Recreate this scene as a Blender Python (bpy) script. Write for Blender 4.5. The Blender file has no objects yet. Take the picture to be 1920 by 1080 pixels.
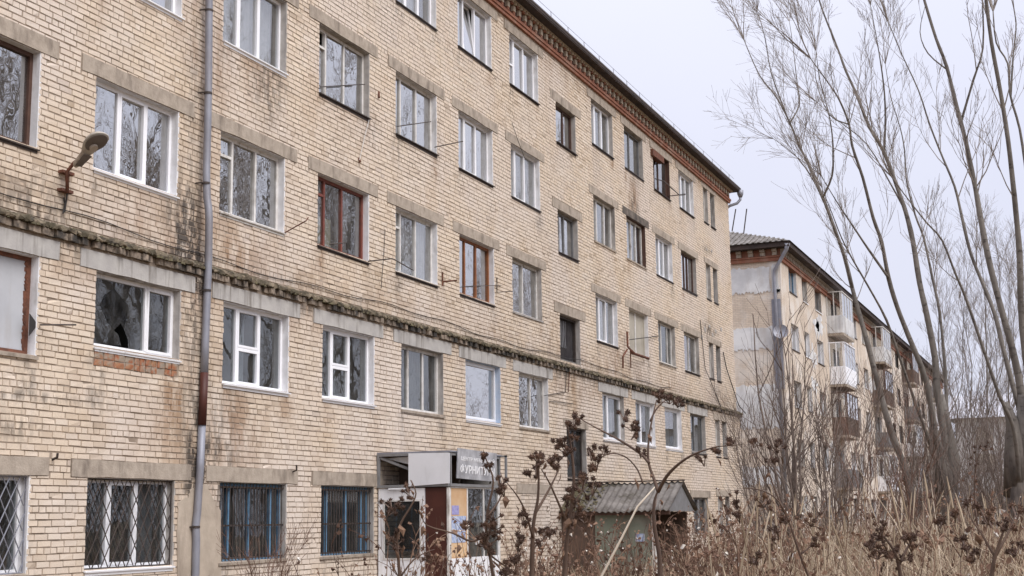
import bpy, math, random
import numpy as np
from mathutils import Vector, Matrix

S = bpy.context.scene
COL = S.collection
RN = random.Random(11)
NR = np.random.default_rng(11)

# ------------------------------------------------------------------ camera
# world axes: facade plane x = 0, street along +y, eye height z = 0 (ground about 1.65 m below)
FPX = 2566.97                                   # focal length in pixels of a 1920 px wide picture
O = np.array([13.1993, 0.0, 0.0])
F = np.array([-0.38110237, 0.90944757, 0.16633127])
RT = np.array([0.92130222, 0.38860098, -0.01383841])
UP = np.array([0.0772218, -0.14796752, 0.98597282])
cam = bpy.data.cameras.new('camera')
cam.sensor_width = 36.0
cam.lens = 36.0 * FPX / 1920.0
cam.clip_start = 0.05
cam.clip_end = 2000
co = bpy.data.objects.new('camera', cam)
COL.objects.link(co)
co.matrix_world = Matrix(((RT[0], UP[0], -F[0], O[0]), (RT[1], UP[1], -F[1], O[1]), (RT[2], UP[2], -F[2], O[2]), (0, 0, 0, 1)))
S.camera = co

# ------------------------------------------------------------------ sky, sun, exposure
SUN_EL, SUN_AZ = math.radians(48), math.radians(112)     # azimuth clockwise from +y
w = bpy.data.worlds.new('World')
S.world = w
w.use_nodes = True
nt = w.node_tree
for n in list(nt.nodes):
    nt.nodes.remove(n)
out = nt.nodes.new('ShaderNodeOutputWorld')
bg = nt.nodes.new('ShaderNodeBackground')
bg.inputs['Strength'].default_value = 0.1
sky = nt.nodes.new('ShaderNodeTexSky')
sky.sky_type = 'NISHITA'
sky.sun_disc = False
sky.sun_elevation = SUN_EL
sky.sun_rotation = SUN_AZ
sky.dust_density = 3.0
tc = nt.nodes.new('ShaderNodeTexCoord')
sep = nt.nodes.new('ShaderNodeSeparateXYZ')
nt.links.new(tc.outputs['Generated'], sep.inputs[0])
mx = nt.nodes.new('ShaderNodeMath'); mx.operation = 'MAXIMUM'; mx.inputs[1].default_value = 0.0
nt.links.new(sep.outputs['Z'], mx.inputs[0])
pw = nt.nodes.new('ShaderNodeMath'); pw.operation = 'POWER'; pw.inputs[1].default_value = 2.6
nt.links.new(mx.outputs[0], pw.inputs[0])
ma = nt.nodes.new('ShaderNodeMath'); ma.operation = 'MULTIPLY_ADD'
ma.inputs[1].default_value = 2.0; ma.inputs[2].default_value = 1.0       # an overcast sky is brighter overhead
nt.links.new(pw.outputs[0], ma.inputs[0])
nz = nt.nodes.new('ShaderNodeTexNoise'); nz.inputs['Scale'].default_value = 2.2; nz.inputs['Detail'].default_value = 6
nt.links.new(tc.outputs['Generated'], nz.inputs['Vector'])
cl = nt.nodes.new('ShaderNodeMix'); cl.data_type = 'RGBA'
cl.inputs['A'].default_value = (4.3, 4.42, 5.4, 1)
cl.inputs['B'].default_value = (5.15, 5.2, 5.85, 1)
nt.links.new(nz.outputs['Fac'], cl.inputs['Factor'])
sc_ = nt.nodes.new('ShaderNodeVectorMath'); sc_.operation = 'SCALE'
nt.links.new(cl.outputs['Result'], sc_.inputs[0])
nt.links.new(ma.outputs[0], sc_.inputs['Scale'])
mixs = nt.nodes.new('ShaderNodeMix'); mixs.data_type = 'RGBA'
mixs.inputs['Factor'].default_value = 0.93
nt.links.new(sky.outputs[0], mixs.inputs['A'])
nt.links.new(sc_.outputs[0], mixs.inputs['B'])
nt.links.new(mixs.outputs['Result'], bg.inputs['Color'])
nt.links.new(bg.outputs[0], out.inputs['Surface'])

sl = bpy.data.lights.new('sun', 'SUN')
sl.energy = 1.5
sl.angle = math.radians(40)
sl.color = (1.0, 0.96, 0.9)
so = bpy.data.objects.new('sun', sl)
COL.objects.link(so)
sd = Vector((math.sin(SUN_AZ) * math.cos(SUN_EL), math.cos(SUN_AZ) * math.cos(SUN_EL), math.sin(SUN_EL)))
so.rotation_euler = sd.to_track_quat('Z', 'Y').to_euler()
so.location = (30, -10, 30)
S.view_settings.view_transform = 'Standard'
S.view_settings.look = 'None'
S.view_settings.exposure = 0.76
S.view_settings.gamma = 1.0
S.view_settings.use_curve_mapping = False
S.cycles.max_bounces = 6
S.cycles.transparent_max_bounces = 12
S.cycles.caustics_reflective = False
S.cycles.caustics_refractive = False

# ------------------------------------------------------------------ pixel helpers (photo pixels, 1920 x 1080)
def ray(px, py):
    return F * FPX + RT * (px - 960) - UP * (py - 540)
def onx(px, py, x=0.0):
    d = ray(px, py)
    return O + d * ((x - O[0]) / d[0])
def ony(px, py, y):
    d = ray(px, py)
    return O + d * (y / d[1])
def at(px, py, Z):
    return O + ray(px, py) / FPX * Z
def project(P):
    v = np.asarray(P) - O
    z = v @ F
    return 960 + FPX * (v @ RT) / z, 540 - FPX * (v @ UP) / z, z

# ------------------------------------------------------------------ ground shape
GZ = -1.65
def sst(a, b, t):
    t = np.clip((t - a) / (b - a), 0, 1)
    return t * t * (3 - 2 * t)
def gh(x, y):
    x = np.asarray(x, float); y = np.asarray(y, float)
    m = 0.55 * sst(4.5, 9.5, x) * sst(3.5, 8, y) * (1 - sst(60, 90, y))
    return GZ + m + 0.05 * np.sin(x * 0.9 + 1.3) * np.cos(y * 0.7) * sst(2.5, 4, x)

# ------------------------------------------------------------------ materials
def N(t, kind, **kw):
    n = t.nodes.new(kind)
    for k, v in kw.items():
        setattr(n, k, v)
    return n
def newmat(name):
    m = bpy.data.materials.new(name)
    m.use_nodes = True
    t = m.node_tree
    for n in list(t.nodes):
        t.nodes.remove(n)
    o = N(t, 'ShaderNodeOutputMaterial')
    p = N(t, 'ShaderNodeBsdfPrincipled')
    t.links.new(p.outputs[0], o.inputs['Surface'])
    return m, t, p, o
def noise(t, scale, detail=4, stretch=(1, 1, 1), coord='Object', rough=0.6):
    c = N(t, 'ShaderNodeTexCoord')
    mp = N(t, 'ShaderNodeMapping')
    mp.inputs['Scale'].default_value = stretch
    n = N(t, 'ShaderNodeTexNoise')
    n.inputs['Scale'].default_value = scale
    n.inputs['Detail'].default_value = detail
    n.inputs['Roughness'].default_value = rough
    t.links.new(c.outputs[coord], mp.inputs[0])
    t.links.new(mp.outputs[0], n.inputs['Vector'])
    return n.outputs['Fac']
def ramp(t, src, stops):
    r = N(t, 'ShaderNodeValToRGB')
    e = r.color_ramp.elements
    while len(e) < len(stops):
        e.new(0.5)
    for el, (p, c) in zip(e, stops):
        el.position = p
        el.color = (c, c, c, 1) if isinstance(c, (int, float)) else (*c, 1)
    t.links.new(src, r.inputs[0])
    return r.outputs[0]
def mix(t, fac, a, b, mode='MIX'):
    m = N(t, 'ShaderNodeMix', data_type='RGBA', blend_type=mode)
    for s, v in (('Factor', fac), ('A', a), ('B', b)):
        if isinstance(v, (int, float)):
            m.inputs[s].default_value = v if s == 'Factor' else (v, v, v, 1)
        elif isinstance(v, tuple):
            m.inputs[s].default_value = (*v, 1)
        else:
            t.links.new(v, m.inputs[s])
    return m.outputs['Result']
def math_(t, op, a, b=0.0):
    m = N(t, 'ShaderNodeMath', operation=op)
    for i, v in enumerate((a, b)):
        if isinstance(v, (int, float)):
            m.inputs[i].default_value = v
        else:
            t.links.new(v, m.inputs[i])
    return m.outputs[0]
def bump(t, p, src, strength=0.4, dist=0.01):
    b = N(t, 'ShaderNodeBump')
    b.inputs['Strength'].default_value = strength
    b.inputs['Distance'].default_value = dist
    t.links.new(src, b.inputs['Height'])
    t.links.new(b.outputs[0], p.inputs['Normal'])
def attr(t, name):
    return N(t, 'ShaderNodeAttribute', attribute_name=name).outputs['Fac']
def mat(name, c1, c2=None, scale=6.0, rough=0.8, bmp=0.3, stretch=(1, 1, 1), metal=0.0, lo=0.35, hi=0.65, dirt=None, dscale=1.5, dstretch=(1, 1, 0.25), dlo=.5, dhi=.75, spec=0.3):
    """two colours mixed by noise, an optional streaky dirt colour and fine relief"""
    m, t, p, o = newmat(name)
    c2 = c2 or tuple(v * 0.8 for v in c1)
    n = noise(t, scale, 5, stretch)
    col = mix(t, ramp(t, n, [(lo, 0.0), (hi, 1.0)]), c1, c2)
    if dirt:
        col = mix(t, ramp(t, noise(t, dscale, 6, dstretch), [(dlo, 0.0), (dhi, 1.0)]), col, dirt)
    t.links.new(col, p.inputs['Base Color'])
    p.inputs['Roughness'].default_value = rough
    p.inputs['Metallic'].default_value = metal
    p.inputs['Specular IOR Level'].default_value = spec
    if bmp:
        bump(t, p, noise(t, scale * 6, 4, stretch), bmp, 0.006)
    return m

M = {}
# brick: per-brick tone, soot and rust stains carried by mesh attributes, fine grain by noise
def brick_mat(name, stops):
    m, t, p, o = newmat(name)
    col = ramp(t, attr(t, 'tone'), stops)
    big = noise(t, 0.35, 3)
    col = mix(t, ramp(t, big, [(.42, 0.0), (.62, .6)]), col, (.70, .62, .56), 'MIX')
    col = mix(t, ramp(t, noise(t, 1.3, 6, (1, .8, 1)), [(.50, 0.0), (.70, .45)]), col, (.78, .70, .62))
    col = mix(t, ramp(t, noise(t, .55, 7, (1, 1, .7)), [(.56, 0.0), (.76, .42)]), col, (.42, .35, .285))
    col = mix(t, ramp(t, noise(t, 0.8, 4, (1, 1, .6)), [(.54, 0.0), (.74, .36)]), col, (.52, .37, .23))
    col = mix(t, ramp(t, noise(t, 60, 4), [(.35, .0), (.75, .35)]), col, (.33, .27, .21))
    st = noise(t, 2.2, 6, (1, 1.6, .5))
    r = math_(t, 'MULTIPLY', attr(t, 'rust'), ramp(t, st, [(.40, .12), (.57, 1.0)]))
    col = mix(t, math_(t, 'MINIMUM', r, .85), col, (.27, .15, .075))
    s = math_(t, 'MULTIPLY', attr(t, 'soot'), ramp(t, noise(t, 4.5, 6, (1, 1.6, .6)), [(.42, .03), (.57, 1.0)]))
    col = mix(t, math_(t, 'MINIMUM', s, .93), col, (.065, .055, .048))
    t.links.new(col, p.inputs['Base Color'])
    p.inputs['Roughness'].default_value = .9
    p.inputs['Specular IOR Level'].default_value = .2
    bump(t, p, noise(t, 45, 5), .5, .006)
    return m
M['brick'] = brick_mat('yellow_brick', [(0, (.46, .36, .26)), (.15, (.62, .505, .385)), (.42, (.74, .62, .485)), (.7, (.69, .58, .465)), (.9, (.78, .68, .56)), (1, (.58, .485, .40))])
M['mortar'] = mat('mortar', (.27, .21, .16), (.44, .365, .295), 1.3, .95, .5, dirt=(.17, .135, .105), dscale=.9, dstretch=(1, 1, 1), dlo=.52, dhi=.7)
M['orange_brick'] = mat('broken_orange_brick', (.34, .115, .055), (.36, .20, .11), 9, .95, .9, dirt=(.34, .28, .22), dscale=7, dstretch=(1, 1, 1), dlo=.44, dhi=.6)
M['concrete'] = mat('lintel_concrete', (.44, .375, .305), (.34, .285, .23), 6, .92, 1.0, dirt=(.19, .155, .125), dscale=3.4, dstretch=(1, 1.2, .45), dlo=.5, dhi=.72)
M['pale_concrete'] = mat('pale_lintel_concrete', (.47, .45, .42), (.40, .38, .36), 5, .92, .6, dirt=(.17, .15, .13), dscale=3.0, dstretch=(1, 2.2, .22), dlo=.52, dhi=.72)
M['moss'] = mat('mossy_ledge', (.085, .072, .048), (.235, .19, .135), 4.5, 1.0, 1.0, lo=.42, hi=.62, dirt=(.05, .042, .033), dscale=6, dstretch=(1, 1, 1), dlo=.5, dhi=.66)
M['ledge_brick'] = mat('ledge_brick', (.36, .29, .225), (.12, .095, .075), 5, .95, .7, dirt=(.05, .045, .04), dscale=2.5, dstretch=(1, 1, 1), dlo=.42, dhi=.58)
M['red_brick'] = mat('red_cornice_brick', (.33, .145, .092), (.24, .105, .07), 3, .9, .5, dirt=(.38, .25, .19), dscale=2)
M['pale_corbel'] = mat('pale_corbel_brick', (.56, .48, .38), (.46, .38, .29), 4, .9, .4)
M['cornice_back'] = mat('shaded_recess_brick', (.11, .05, .038), (.075, .036, .03), 3, .9, .4)  # red brick darkened so the gaps between corbels read as shade
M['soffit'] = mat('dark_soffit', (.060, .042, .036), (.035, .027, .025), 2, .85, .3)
M['roof'] = mat('roof_sheet', (.10, .085, .08), (.14, .12, .11), 2, .8, .3)
M['slate'] = mat('asbestos_slate', (.24, .22, .20), (.12, .108, .098), 2.6, .95, .6, dirt=(.07, .06, .045), dscale=3, dstretch=(1, 1, 1), dlo=.5, dhi=.7)
M['pvc'] = mat('white_plastic', (.88, .885, .91), (.85, .855, .88), 3, .35, .05)
M['pvc_dirty'] = mat('grimy_white_plastic', (.86, .86, .88), (.79, .79, .80), 3, .45, .1, dirt=(.40, .39, .38), dscale=5, dlo=.56, dhi=.78)
M['old_white'] = mat('peeling_white_paint', (.74, .725, .70), (.58, .555, .52), 7, .7, .4, dirt=(.20, .165, .13), dscale=5, dlo=.56, dhi=.74)
M['brown'] = mat('dark_brown_paint', (.105, .058, .042), (.075, .04, .03), 7, .6, .4, dirt=(.20, .15, .12), dscale=5, dlo=.6, dhi=.8)
M['red_paint'] = mat('red_brown_paint', (.215, .065, .045), (.15, .05, .038), 6, .55, .4, dirt=(.28, .18, .15), dscale=5, dlo=.58, dhi=.8)
M['orange_paint'] = mat('orange_brown_varnish', (.33, .135, .055), (.24, .09, .04), 6, .55, .4, dirt=(.30, .23, .18), dscale=4, dlo=.55, dhi=.8)
M['grey_paint'] = mat('grey_paint', (.24, .24, .245), (.19, .185, .185), 6, .65, .3)
M['blue_paint'] = mat('blue_paint', (.16, .30, .44), (.10, .20, .33), 8, .6, .4, dirt=(.10, .09, .09), dscale=7, dlo=.55, dhi=.75)
M['plaster_white'] = mat('whitewashed_plaster', (.78, .775, .785), (.66, .65, .65), 5, .9, .5, dirt=(.30, .27, .24), dscale=4, dlo=.55, dhi=.75)
M['plaster_grey'] = mat('grey_plaster', (.48, .45, .42), (.36, .335, .31), 5, .9, .5, dirt=(.15, .13, .11), dscale=4, dlo=.5, dhi=.75)
M['plaster_blue'] = mat('pale_blue_plaster', (.40, .48, .60), (.46, .50, .57), 5, .9, .3)
M['plaster_tan'] = mat('tan_plaster', (.50, .42, .335), (.40, .335, .265), 3, .95, .8, dirt=(.26, .21, .165), dscale=2.2, dlo=.5, dhi=.72)
M['board'] = mat('grey_white_sheet', (.48, .49, .51), (.42, .43, .45), 1.5, .6, .1, dirt=(.36, .33, .30), dscale=2)
M['beige_board'] = mat('beige_board', (.46, .42, .35), (.38, .35, .29), 2, .7, .2, dirt=(.30, .27, .22), dscale=2)
M['rust'] = mat('rusty_metal', (.19, .075, .045), (.10, .048, .033), 9, .85, .6)
M['dark_metal'] = mat('dark_metal', (.055, .045, .042), (.09, .07, .06), 9, .6, .3, metal=.3)
M['galv'] = mat('galvanised_metal', (.30, .305, .345), (.24, .245, .28), 3, .5, .15, metal=.25, dirt=(.20, .18, .18), dscale=2.5)
M['galv_sheet'] = mat('grey_tin_sheet', (.76, .77, .80), (.70, .71, .735), 2, .5, .1, dirt=(.48, .47, .47), dscale=2)
M['brown_metal'] = mat('brown_painted_metal', (.085, .028, .02), (.065, .022, .017), 3, .5, .15)
M['interior'] = mat('interior_wallpaper', (.20, .19, .17), (.16, .15, .14), 2, .9, .0)
M['black_cloth'] = mat('black_striped_cloth', (.03, .027, .03), (.05, .045, .045), 4, .9, .2)
M['green_wall'] = mat('grey_green_render', (.20, .225, .175), (.27, .27, .225), 1.6, .9, .4, dirt=(.12, .10, .08), dscale=1.2)
M['dark_brown_panel'] = mat('brown_boards', (.15, .10, .075), (.10, .07, .055), 3, .85, .4)
M['sign_grey'] = mat('sign_face', (.26, .26, .275), (.50, .50, .52), 2.6, .55, .05)
M['white_text'] = mat('white_lettering', (.85, .85, .86), (.80, .80, .81), 4, .5, 0)
M['orange_cloth'] = mat('orange_backing', (.52, .31, .16), (.60, .42, .26), 2, .9, .2)
M['poster_blue'] = mat('blue_poster', (.20, .28, .52), (.60, .65, .74), 14, .5, 0)
M['poster_orange'] = mat('orange_poster', (.66, .38, .16), (.72, .58, .42), 16, .5, 0)
M['paper'] = mat('paper_notice', (.72, .70, .68), (.60, .60, .62), 20, .7, 0)
M['violet_poster'] = mat('violet_poster', (.25, .22, .50), (.40, .40, .62), 18, .5, 0)
M['cable'] = mat('black_cable', (.04, .036, .034), None, 8, .7, 0)
M['lamp_grey'] = mat('lamp_housing', (.50, .465, .41), (.42, .385, .335), 6, .5, .2, metal=.2, dirt=(.2, .13, .09), dscale=6)
M['lamp_dark'] = mat('lamp_reflector', (.16, .135, .12), (.12, .10, .09), 5, .5, .1)
M['lamp_lens'] = mat('lamp_lens', (.45, .39, .33), None, 5, .25, 0)

def cloth(name, c, c2, trans=.35):
    m, t, p, o = newmat(name)
    col = mix(t, ramp(t, noise(t, 9, 5, (1, 1, .5)), [(.35, 0.), (.65, 1.)]), c, c2)
    t.links.new(col, p.inputs['Base Color'])
    p.inputs['Roughness'].default_value = .95
    tr = N(t, 'ShaderNodeBsdfTranslucent')
    t.links.new(col, tr.inputs['Color'])
    ms = N(t, 'ShaderNodeMixShader')
    ms.inputs[0].default_value = trans
    t.links.new(p.outputs[0], ms.inputs[1])
    t.links.new(tr.outputs[0], ms.inputs[2])
    t.links.new(ms.outputs[0], o.inputs['Surface'])
    return m
M['lace'] = cloth('white_lace', (.86, .86, .88), (.66, .66, .70))
M['grey_curtain'] = cloth('grey_curtain', (.42, .42, .44), (.33, .33, .35))
M['cream_curtain'] = cloth('cream_curtain', (.74, .70, .52), (.66, .62, .46))
M['red_curtain'] = cloth('red_curtain', (.33, .09, .05), (.25, .07, .045))

def glass(name, tint, refl, base, wob):
    m, t, p, o = newmat(name)
    t.nodes.remove(p)
    lw = N(t, 'ShaderNodeLayerWeight'); lw.inputs['Blend'].default_value = .5
    f = math_(t, 'MINIMUM', math_(t, 'ADD', math_(t, 'MULTIPLY', math_(t, 'POWER', lw.outputs['Facing'], 2.0), refl), base), .9)
    g = N(t, 'ShaderNodeBsdfGlossy'); g.inputs['Roughness'].default_value = .0
    tr = N(t, 'ShaderNodeBsdfTransparent'); tr.inputs['Color'].default_value = (*tint, 1)
    b = N(t, 'ShaderNodeBump'); b.inputs['Strength'].default_value = wob; b.inputs['Distance'].default_value = .02
    t.links.new(noise(t, 2.2, 2), b.inputs['Height'])
    t.links.new(b.outputs[0], g.inputs['Normal'])
    ms = N(t, 'ShaderNodeMixShader')
    t.links.new(f, ms.inputs[0]); t.links.new(tr.outputs[0], ms.inputs[1]); t.links.new(g.outputs[0], ms.inputs[2])
    # a film of dust
    d = N(t, 'ShaderNodeBsdfDiffuse'); d.inputs['Color'].default_value = (.45, .44, .42, 1)
    m2 = N(t, 'ShaderNodeMixShader')
    t.links.new(ramp(t, noise(t, 3, 5), [(.35, .01), (.7, .07)]), m2.inputs[0])
    t.links.new(ms.outputs[0], m2.inputs[1]); t.links.new(d.outputs[0], m2.inputs[2])
    t.links.new(m2.outputs[0], o.inputs['Surface'])
    return m
M['glass'] = glass('window_glass', (.86, .88, .88), .7, .52, .05)
M['glass_dark'] = glass('low_window_glass', (.72, .75, .76), .5, .06, .04)
M['glass_clear'] = glass('clear_window_glass', (.93, .94, .94), .55, .16, .05)
M['glass_dim'] = glass('dim_torn_film', (.55, .56, .58), .12, .02, .2)
M['glass_old'] = glass('old_wavy_glass', (.84, .86, .85), .7, .48, .12)

# ------------------------------------------------------------------ mesh builder
class MB:
    def __init__(s):
        s.v = []; s.f = []; s.off = 0
    def add(s, vs, fs):
        o = len(s.v)
        s.v.extend([tuple(map(float, p)) for p in vs])
        s.f.extend([tuple(i + o for i in f) for f in fs])
        return s
    def hexa(s, p):
        return s.add(p, [(0, 3, 2, 1), (4, 5, 6, 7), (0, 1, 5, 4), (1, 2, 6, 5), (2, 3, 7, 6), (3, 0, 4, 7)])
    def box(s, x0, x1, y0, y1, z0, z1):
        return s.hexa([(x0, y0, z0), (x1, y0, z0), (x1, y1, z0), (x0, y1, z0), (x0, y0, z1), (x1, y0, z1), (x1, y1, z1), (x0, y1, z1)])
    def bar(s, a, b, wd, ht, up=(0, 0, 1)):
        a = np.array(a, float); b = np.array(b, float); d = b - a; d /= np.linalg.norm(d)
        u = np.array(up, float); q = np.cross(d, u)
        if np.linalg.norm(q) < 1e-4:
            q = np.cross(d, (1, 0, 0))
        q /= np.linalg.norm(q); u = np.cross(q, d)
        q *= wd / 2; u = u * ht / 2
        return s.hexa([a - q - u, a + q - u, a + q + u, a - q + u, b - q - u, b + q - u, b + q + u, b - q + u])
    def quad(s, a, b, c, d):
        return s.add([a, b, c, d], [(0, 1, 2, 3)])
    def tube(s, pts, rad, n=6, cap=True):
        pts = [np.array(p, float) for p in pts]
        if isinstance(rad, (int, float)):
            rad = [rad] * len(pts)
        o = len(s.v); m = len(pts)
        d0 = pts[1] - pts[0]
        ref = np.array((0., 0., 1.)) if abs(d0[2]) < .8 * np.linalg.norm(d0) else np.array((1., 0., 0.))
        for i, p in enumerate(pts):
            d = pts[min(i + 1, m - 1)] - pts[max(i - 1, 0)]
            d = d / (np.linalg.norm(d) + 1e-9)
            a = np.cross(d, ref); a /= np.linalg.norm(a) + 1e-9
            b = np.cross(d, a); ref = np.cross(a, d)
            for j in range(n):
                t = 2 * math.pi * j / n
                q = p + (a * math.cos(t) + b * math.sin(t)) * rad[i]
                s.v.append((float(q[0]), float(q[1]), float(q[2])))
        for i in range(m - 1):
            for j in range(n):
                k = (j + 1) % n
                s.f.append((o + i * n + j, o + i * n + k, o + (i + 1) * n + k, o + (i + 1) * n + j))
        if cap:
            s.f.append(tuple(o + j for j in range(n))[::-1])
            s.f.append(tuple(o + (m - 1) * n + j for j in range(n)))
        return s
    def prism(s, poly, dvec):
        """extrude a planar polygon (list of 3-D points) by dvec"""
        n = len(poly); d = np.array(dvec, float)
        vs = [np.array(p, float) for p in poly] + [np.array(p, float) + d for p in poly]
        fs = [tuple(range(n))[::-1], tuple(range(n, 2 * n))] + [(i, (i + 1) % n, n + (i + 1) % n, n + i) for i in range(n)]
        return s.add(vs, fs)
    def build(s, name, m, parent=None, smooth=False, **props):
        me = bpy.data.meshes.new(name)
        org = np.array(parent['_o'] if parent is not None and '_o' in parent else (0, 0, 0), float)
        vs = np.array(s.v, float).reshape(-1, 3) - org
        me.from_pydata(vs.tolist(), [], s.f)
        return link(name, me, m, parent, smooth, **props)
def link(name, me, m, parent=None, smooth=False, **props):
    if m is not None:
        me.materials.append(M[m] if isinstance(m, str) else m)
    if smooth:
        me.polygons.foreach_set('use_smooth', [True] * len(me.polygons))
    me.update()
    ob = bpy.data.objects.new(name, me)
    COL.objects.link(ob)
    if parent is not None:
        ob.parent = parent
        if '_o' in parent:
            ob['_o'] = parent['_o'][:]
    for k, v in props.items():
        ob[k] = v
    return ob
def thing(name, label, cat, loc=(0, 0, 0), group=None):
    o = bpy.data.objects.new(name, None)
    COL.objects.link(o)
    o.empty_display_size = .3
    o.location = [float(q) for q in loc]
    o['_o'] = [float(q) for q in loc]
    o['label'] = label; o['category'] = cat
    if group:
        o['group'] = group
    return o
def tagged(o, label, cat, group=None):
    o['label'] = label; o['category'] = cat
    if group:
        o['group'] = group
    return o

# ================================================================== GROUND
m, t, p, o_ = newmat('dry_earth')
col = mix(t, ramp(t, noise(t, 1.2, 6), [(.35, 0.), (.65, 1.)]), (.16, .115, .07), (.25, .19, .115))
col = mix(t, ramp(t, noise(t, 22, 5), [(.4, 0.), (.7, .6)]), col, (.10, .075, .05))
t.links.new(col, p.inputs['Base Color']); p.inputs['Roughness'].default_value = 1.0
bump(t, p, noise(t, 14, 6), .8, .04)
M['earth'] = m
xs = np.concatenate([[-700, -300, -120, -50, -20, -8, -3], np.arange(-1.5, 26, .6), [30, 40, 60, 120, 300, 700]])
ys = np.concatenate([[-700, -300, -120, -60, -30, -12], np.arange(-6, 95, .8), [100, 110, 130, 180, 300, 700]])
gx, gy = np.meshgrid(xs, ys, indexing='ij')
gz = gh(gx, gy)
b = MB()
nx, ny = len(xs), len(ys)
b.v = list(zip(gx.ravel().tolist(), gy.ravel().tolist(), gz.ravel().tolist()))
b.f = [(i * ny + j, (i + 1) * ny + j, (i + 1) * ny + j + 1, i * ny + j + 1) for i in range(nx - 1) for j in range(ny - 1)]
b.build('ground', 'earth', None, True, kind='structure')

# ================================================================== MAIN BUILDING
Y0, P, W = 18.8288, 3.1795, 2.0
XL = 0.132                                         # the two lower storeys stand 13 cm proud
YA, YB = 7.0, 55.0
BLD = thing('apartment_building', 'long five-storey yellow brick block with shabby windows and a mossy ledge', 'building', (0, 30, GZ))
ZL = 4.03                                          # ledge level
ZC = 12.88                                         # underside of the cornice
H3, H4, H5 = 1.393, 1.361, 1.283
ZR = {1: 11.183, 2: 8.183, 3: 5.183, 4: 2.273, 5: -.621}
HR = {1: H3, 2: H3, 3: H3, 4: H4, 5: H5}

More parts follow.
